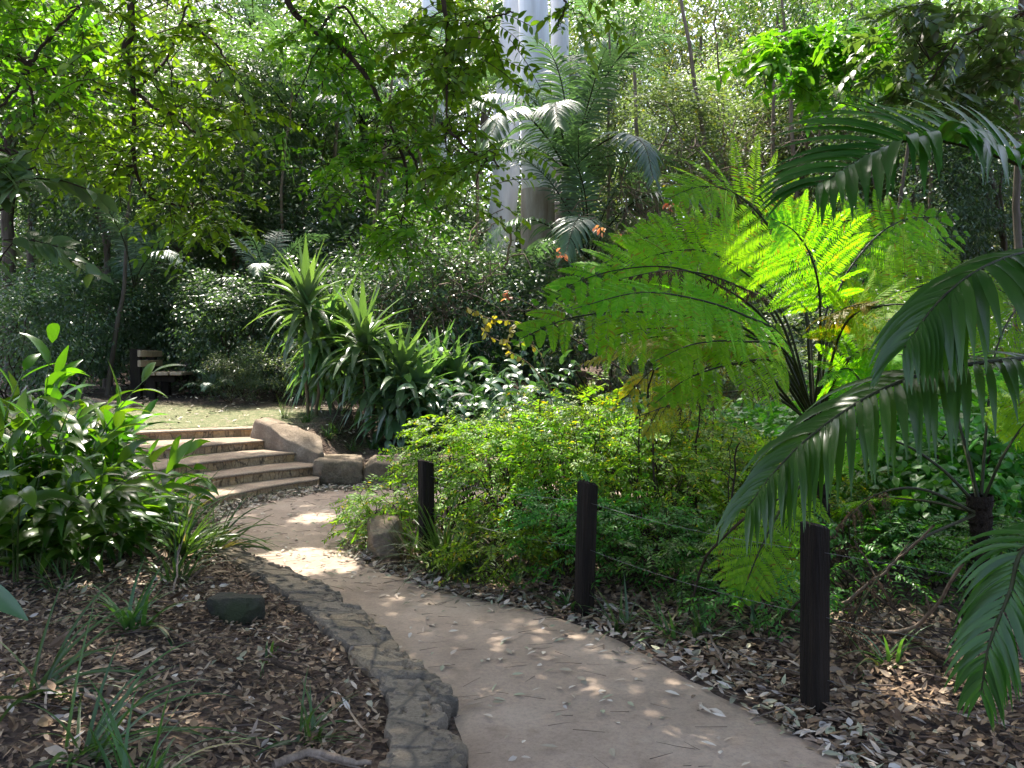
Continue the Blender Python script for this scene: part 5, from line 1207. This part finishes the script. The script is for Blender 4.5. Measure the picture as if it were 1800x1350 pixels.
# tangles of dry vines
for px, py, Y, w_, h_, n_, lb in [(800, 540, 14.4, 1.0, 1.1, 60, 'tangle of dry brown vines in the dark thicket'), (700, 520, 15, .8, .9, 40, 'tangle of brown vine stems behind the bushy cordyline'), (1250, 300, 17.5, 1.5, 1.3, 60, 'tangle of dry brown twigs on the slope above the tree fern'), (1440, 210, 17, 1.2, 1.3, 50, 'tangle of pale dry twigs between the bright leaves and the glossy frond'), (1120, 390, 15.5, .9, .8, 40, 'tangle of dry vines beside the low young palm')]:
    c = at(px, py, Y); root = thing('dry_vine_tangle', lb, 'vine', (c[0], Y, tz(c[0], Y)), group='tangles of dry vines'); zc = c[2] - tz(c[0], Y)
    g = Geo()
    for q in range(n_):
        p0 = rng.normal(0, .45, 3) * (w_, .5, h_) + (0, 0, zc); a = rng.normal(0, 1, 3); a[2] = abs(a[2]) * 1.2; a = nrm(a) * rng.uniform(.6, 1.8)
        tube(g, wiggle(p0 - a / 2, p0 + a / 2, 9, .22), rng.uniform(.006, .014), 4)
    tube(g, wiggle((0, 0, -.1), (0, 0, zc), 8, .1), .02, 5)
    obj('stem', g, M['deadwood'], root)

# hanging lianas in the thicket
for k, (px, py0, py1, Y, lb) in enumerate([(752, 400, 480, 15, 'brown liana hanging below the curved branch'), (770, 470, 560, 14.6, 'loop of liana in front of the dark thicket'), (1260, 60, 300, 20, 'thin liana hanging on the vine slope'), (1345, 150, 330, 19.5, 'liana hanging behind the bright large leaves'), (880, 420, 540, 15, 'liana beside the brown palm trunk')]):
    a, b = at(px, py0 - 40, Y), at(px + 15, py1, Y); root = thing('liana', lb, 'vine', b, group='lianas in the thicket')
    g = Geo(); tube(g, wiggle(a - b, (0, 0, 0), 16, .18), .022, 6); obj('stem', g, M['cane'], root)
    g = Geo(); P = wiggle(a - b, (0, 0, 0), 30, .2); blades(g, P, rdir(30, -.4, .3), rdir(30, .8, .4), .1, .05, 2, .4, 'oval'); obj('foliage', g, M['grey'], root)

# ------------------------------------------------------------------ light
w = bpy.data.worlds.new('World'); sc.world = w; w.use_nodes = True
nt = w.node_tree; bgn = nt.nodes['Background']
sky = nt.nodes.new('ShaderNodeTexSky'); sky.sky_type = 'NISHITA'; sky.sun_disc = False
sky.sun_elevation = SUN_EL; sky.sun_rotation = SUN_AZ; sky.air_density = .6; sky.dust_density = 4; sky.ozone_density = .4
nt.links.new(sky.outputs[0], bgn.inputs[0]); bgn.inputs[1].default_value = .15
ld = bpy.data.lights.new('sun', 'SUN'); ld.energy = 2.7; ld.angle = R(.5); ld.color = (1, .93, .82)
lo = bpy.data.objects.new('sun', ld); COL.objects.link(lo)
lo.rotation_euler = Vector(-SUN).to_track_quat('-Z', 'Y').to_euler()

cam = bpy.data.cameras.new('camera'); co = bpy.data.objects.new('camera', cam); COL.objects.link(co)
co.location = (0, 0, CAMZ); co.rotation_euler = (PI / 2 - PITCH, 0, 0); cam.lens = 29.0; cam.sensor_width = 36; cam.clip_end = 400; cam.clip_start = .05
sc.camera = co
sc.render.engine = 'CYCLES'
cy = sc.cycles
cy.max_bounces = 8; cy.diffuse_bounces = 4; cy.glossy_bounces = 2; cy.transmission_bounces = 5; cy.transparent_max_bounces = 4; cy.caustics_reflective = False; cy.caustics_refractive = False
cy.sample_clamp_indirect = 2.5; cy.volume_bounces = 0
cy.use_adaptive_sampling = True; cy.adaptive_threshold = .012
cy.use_denoising = True
try: cy.denoiser = 'OPENIMAGEDENOISE'; cy.denoising_input_passes = 'RGB_ALBEDO_NORMAL'
except Exception: pass
sc.view_settings.view_transform = 'Standard'; sc.view_settings.look = 'None'; sc.view_settings.exposure = 2.5; sc.view_settings.gamma = 1
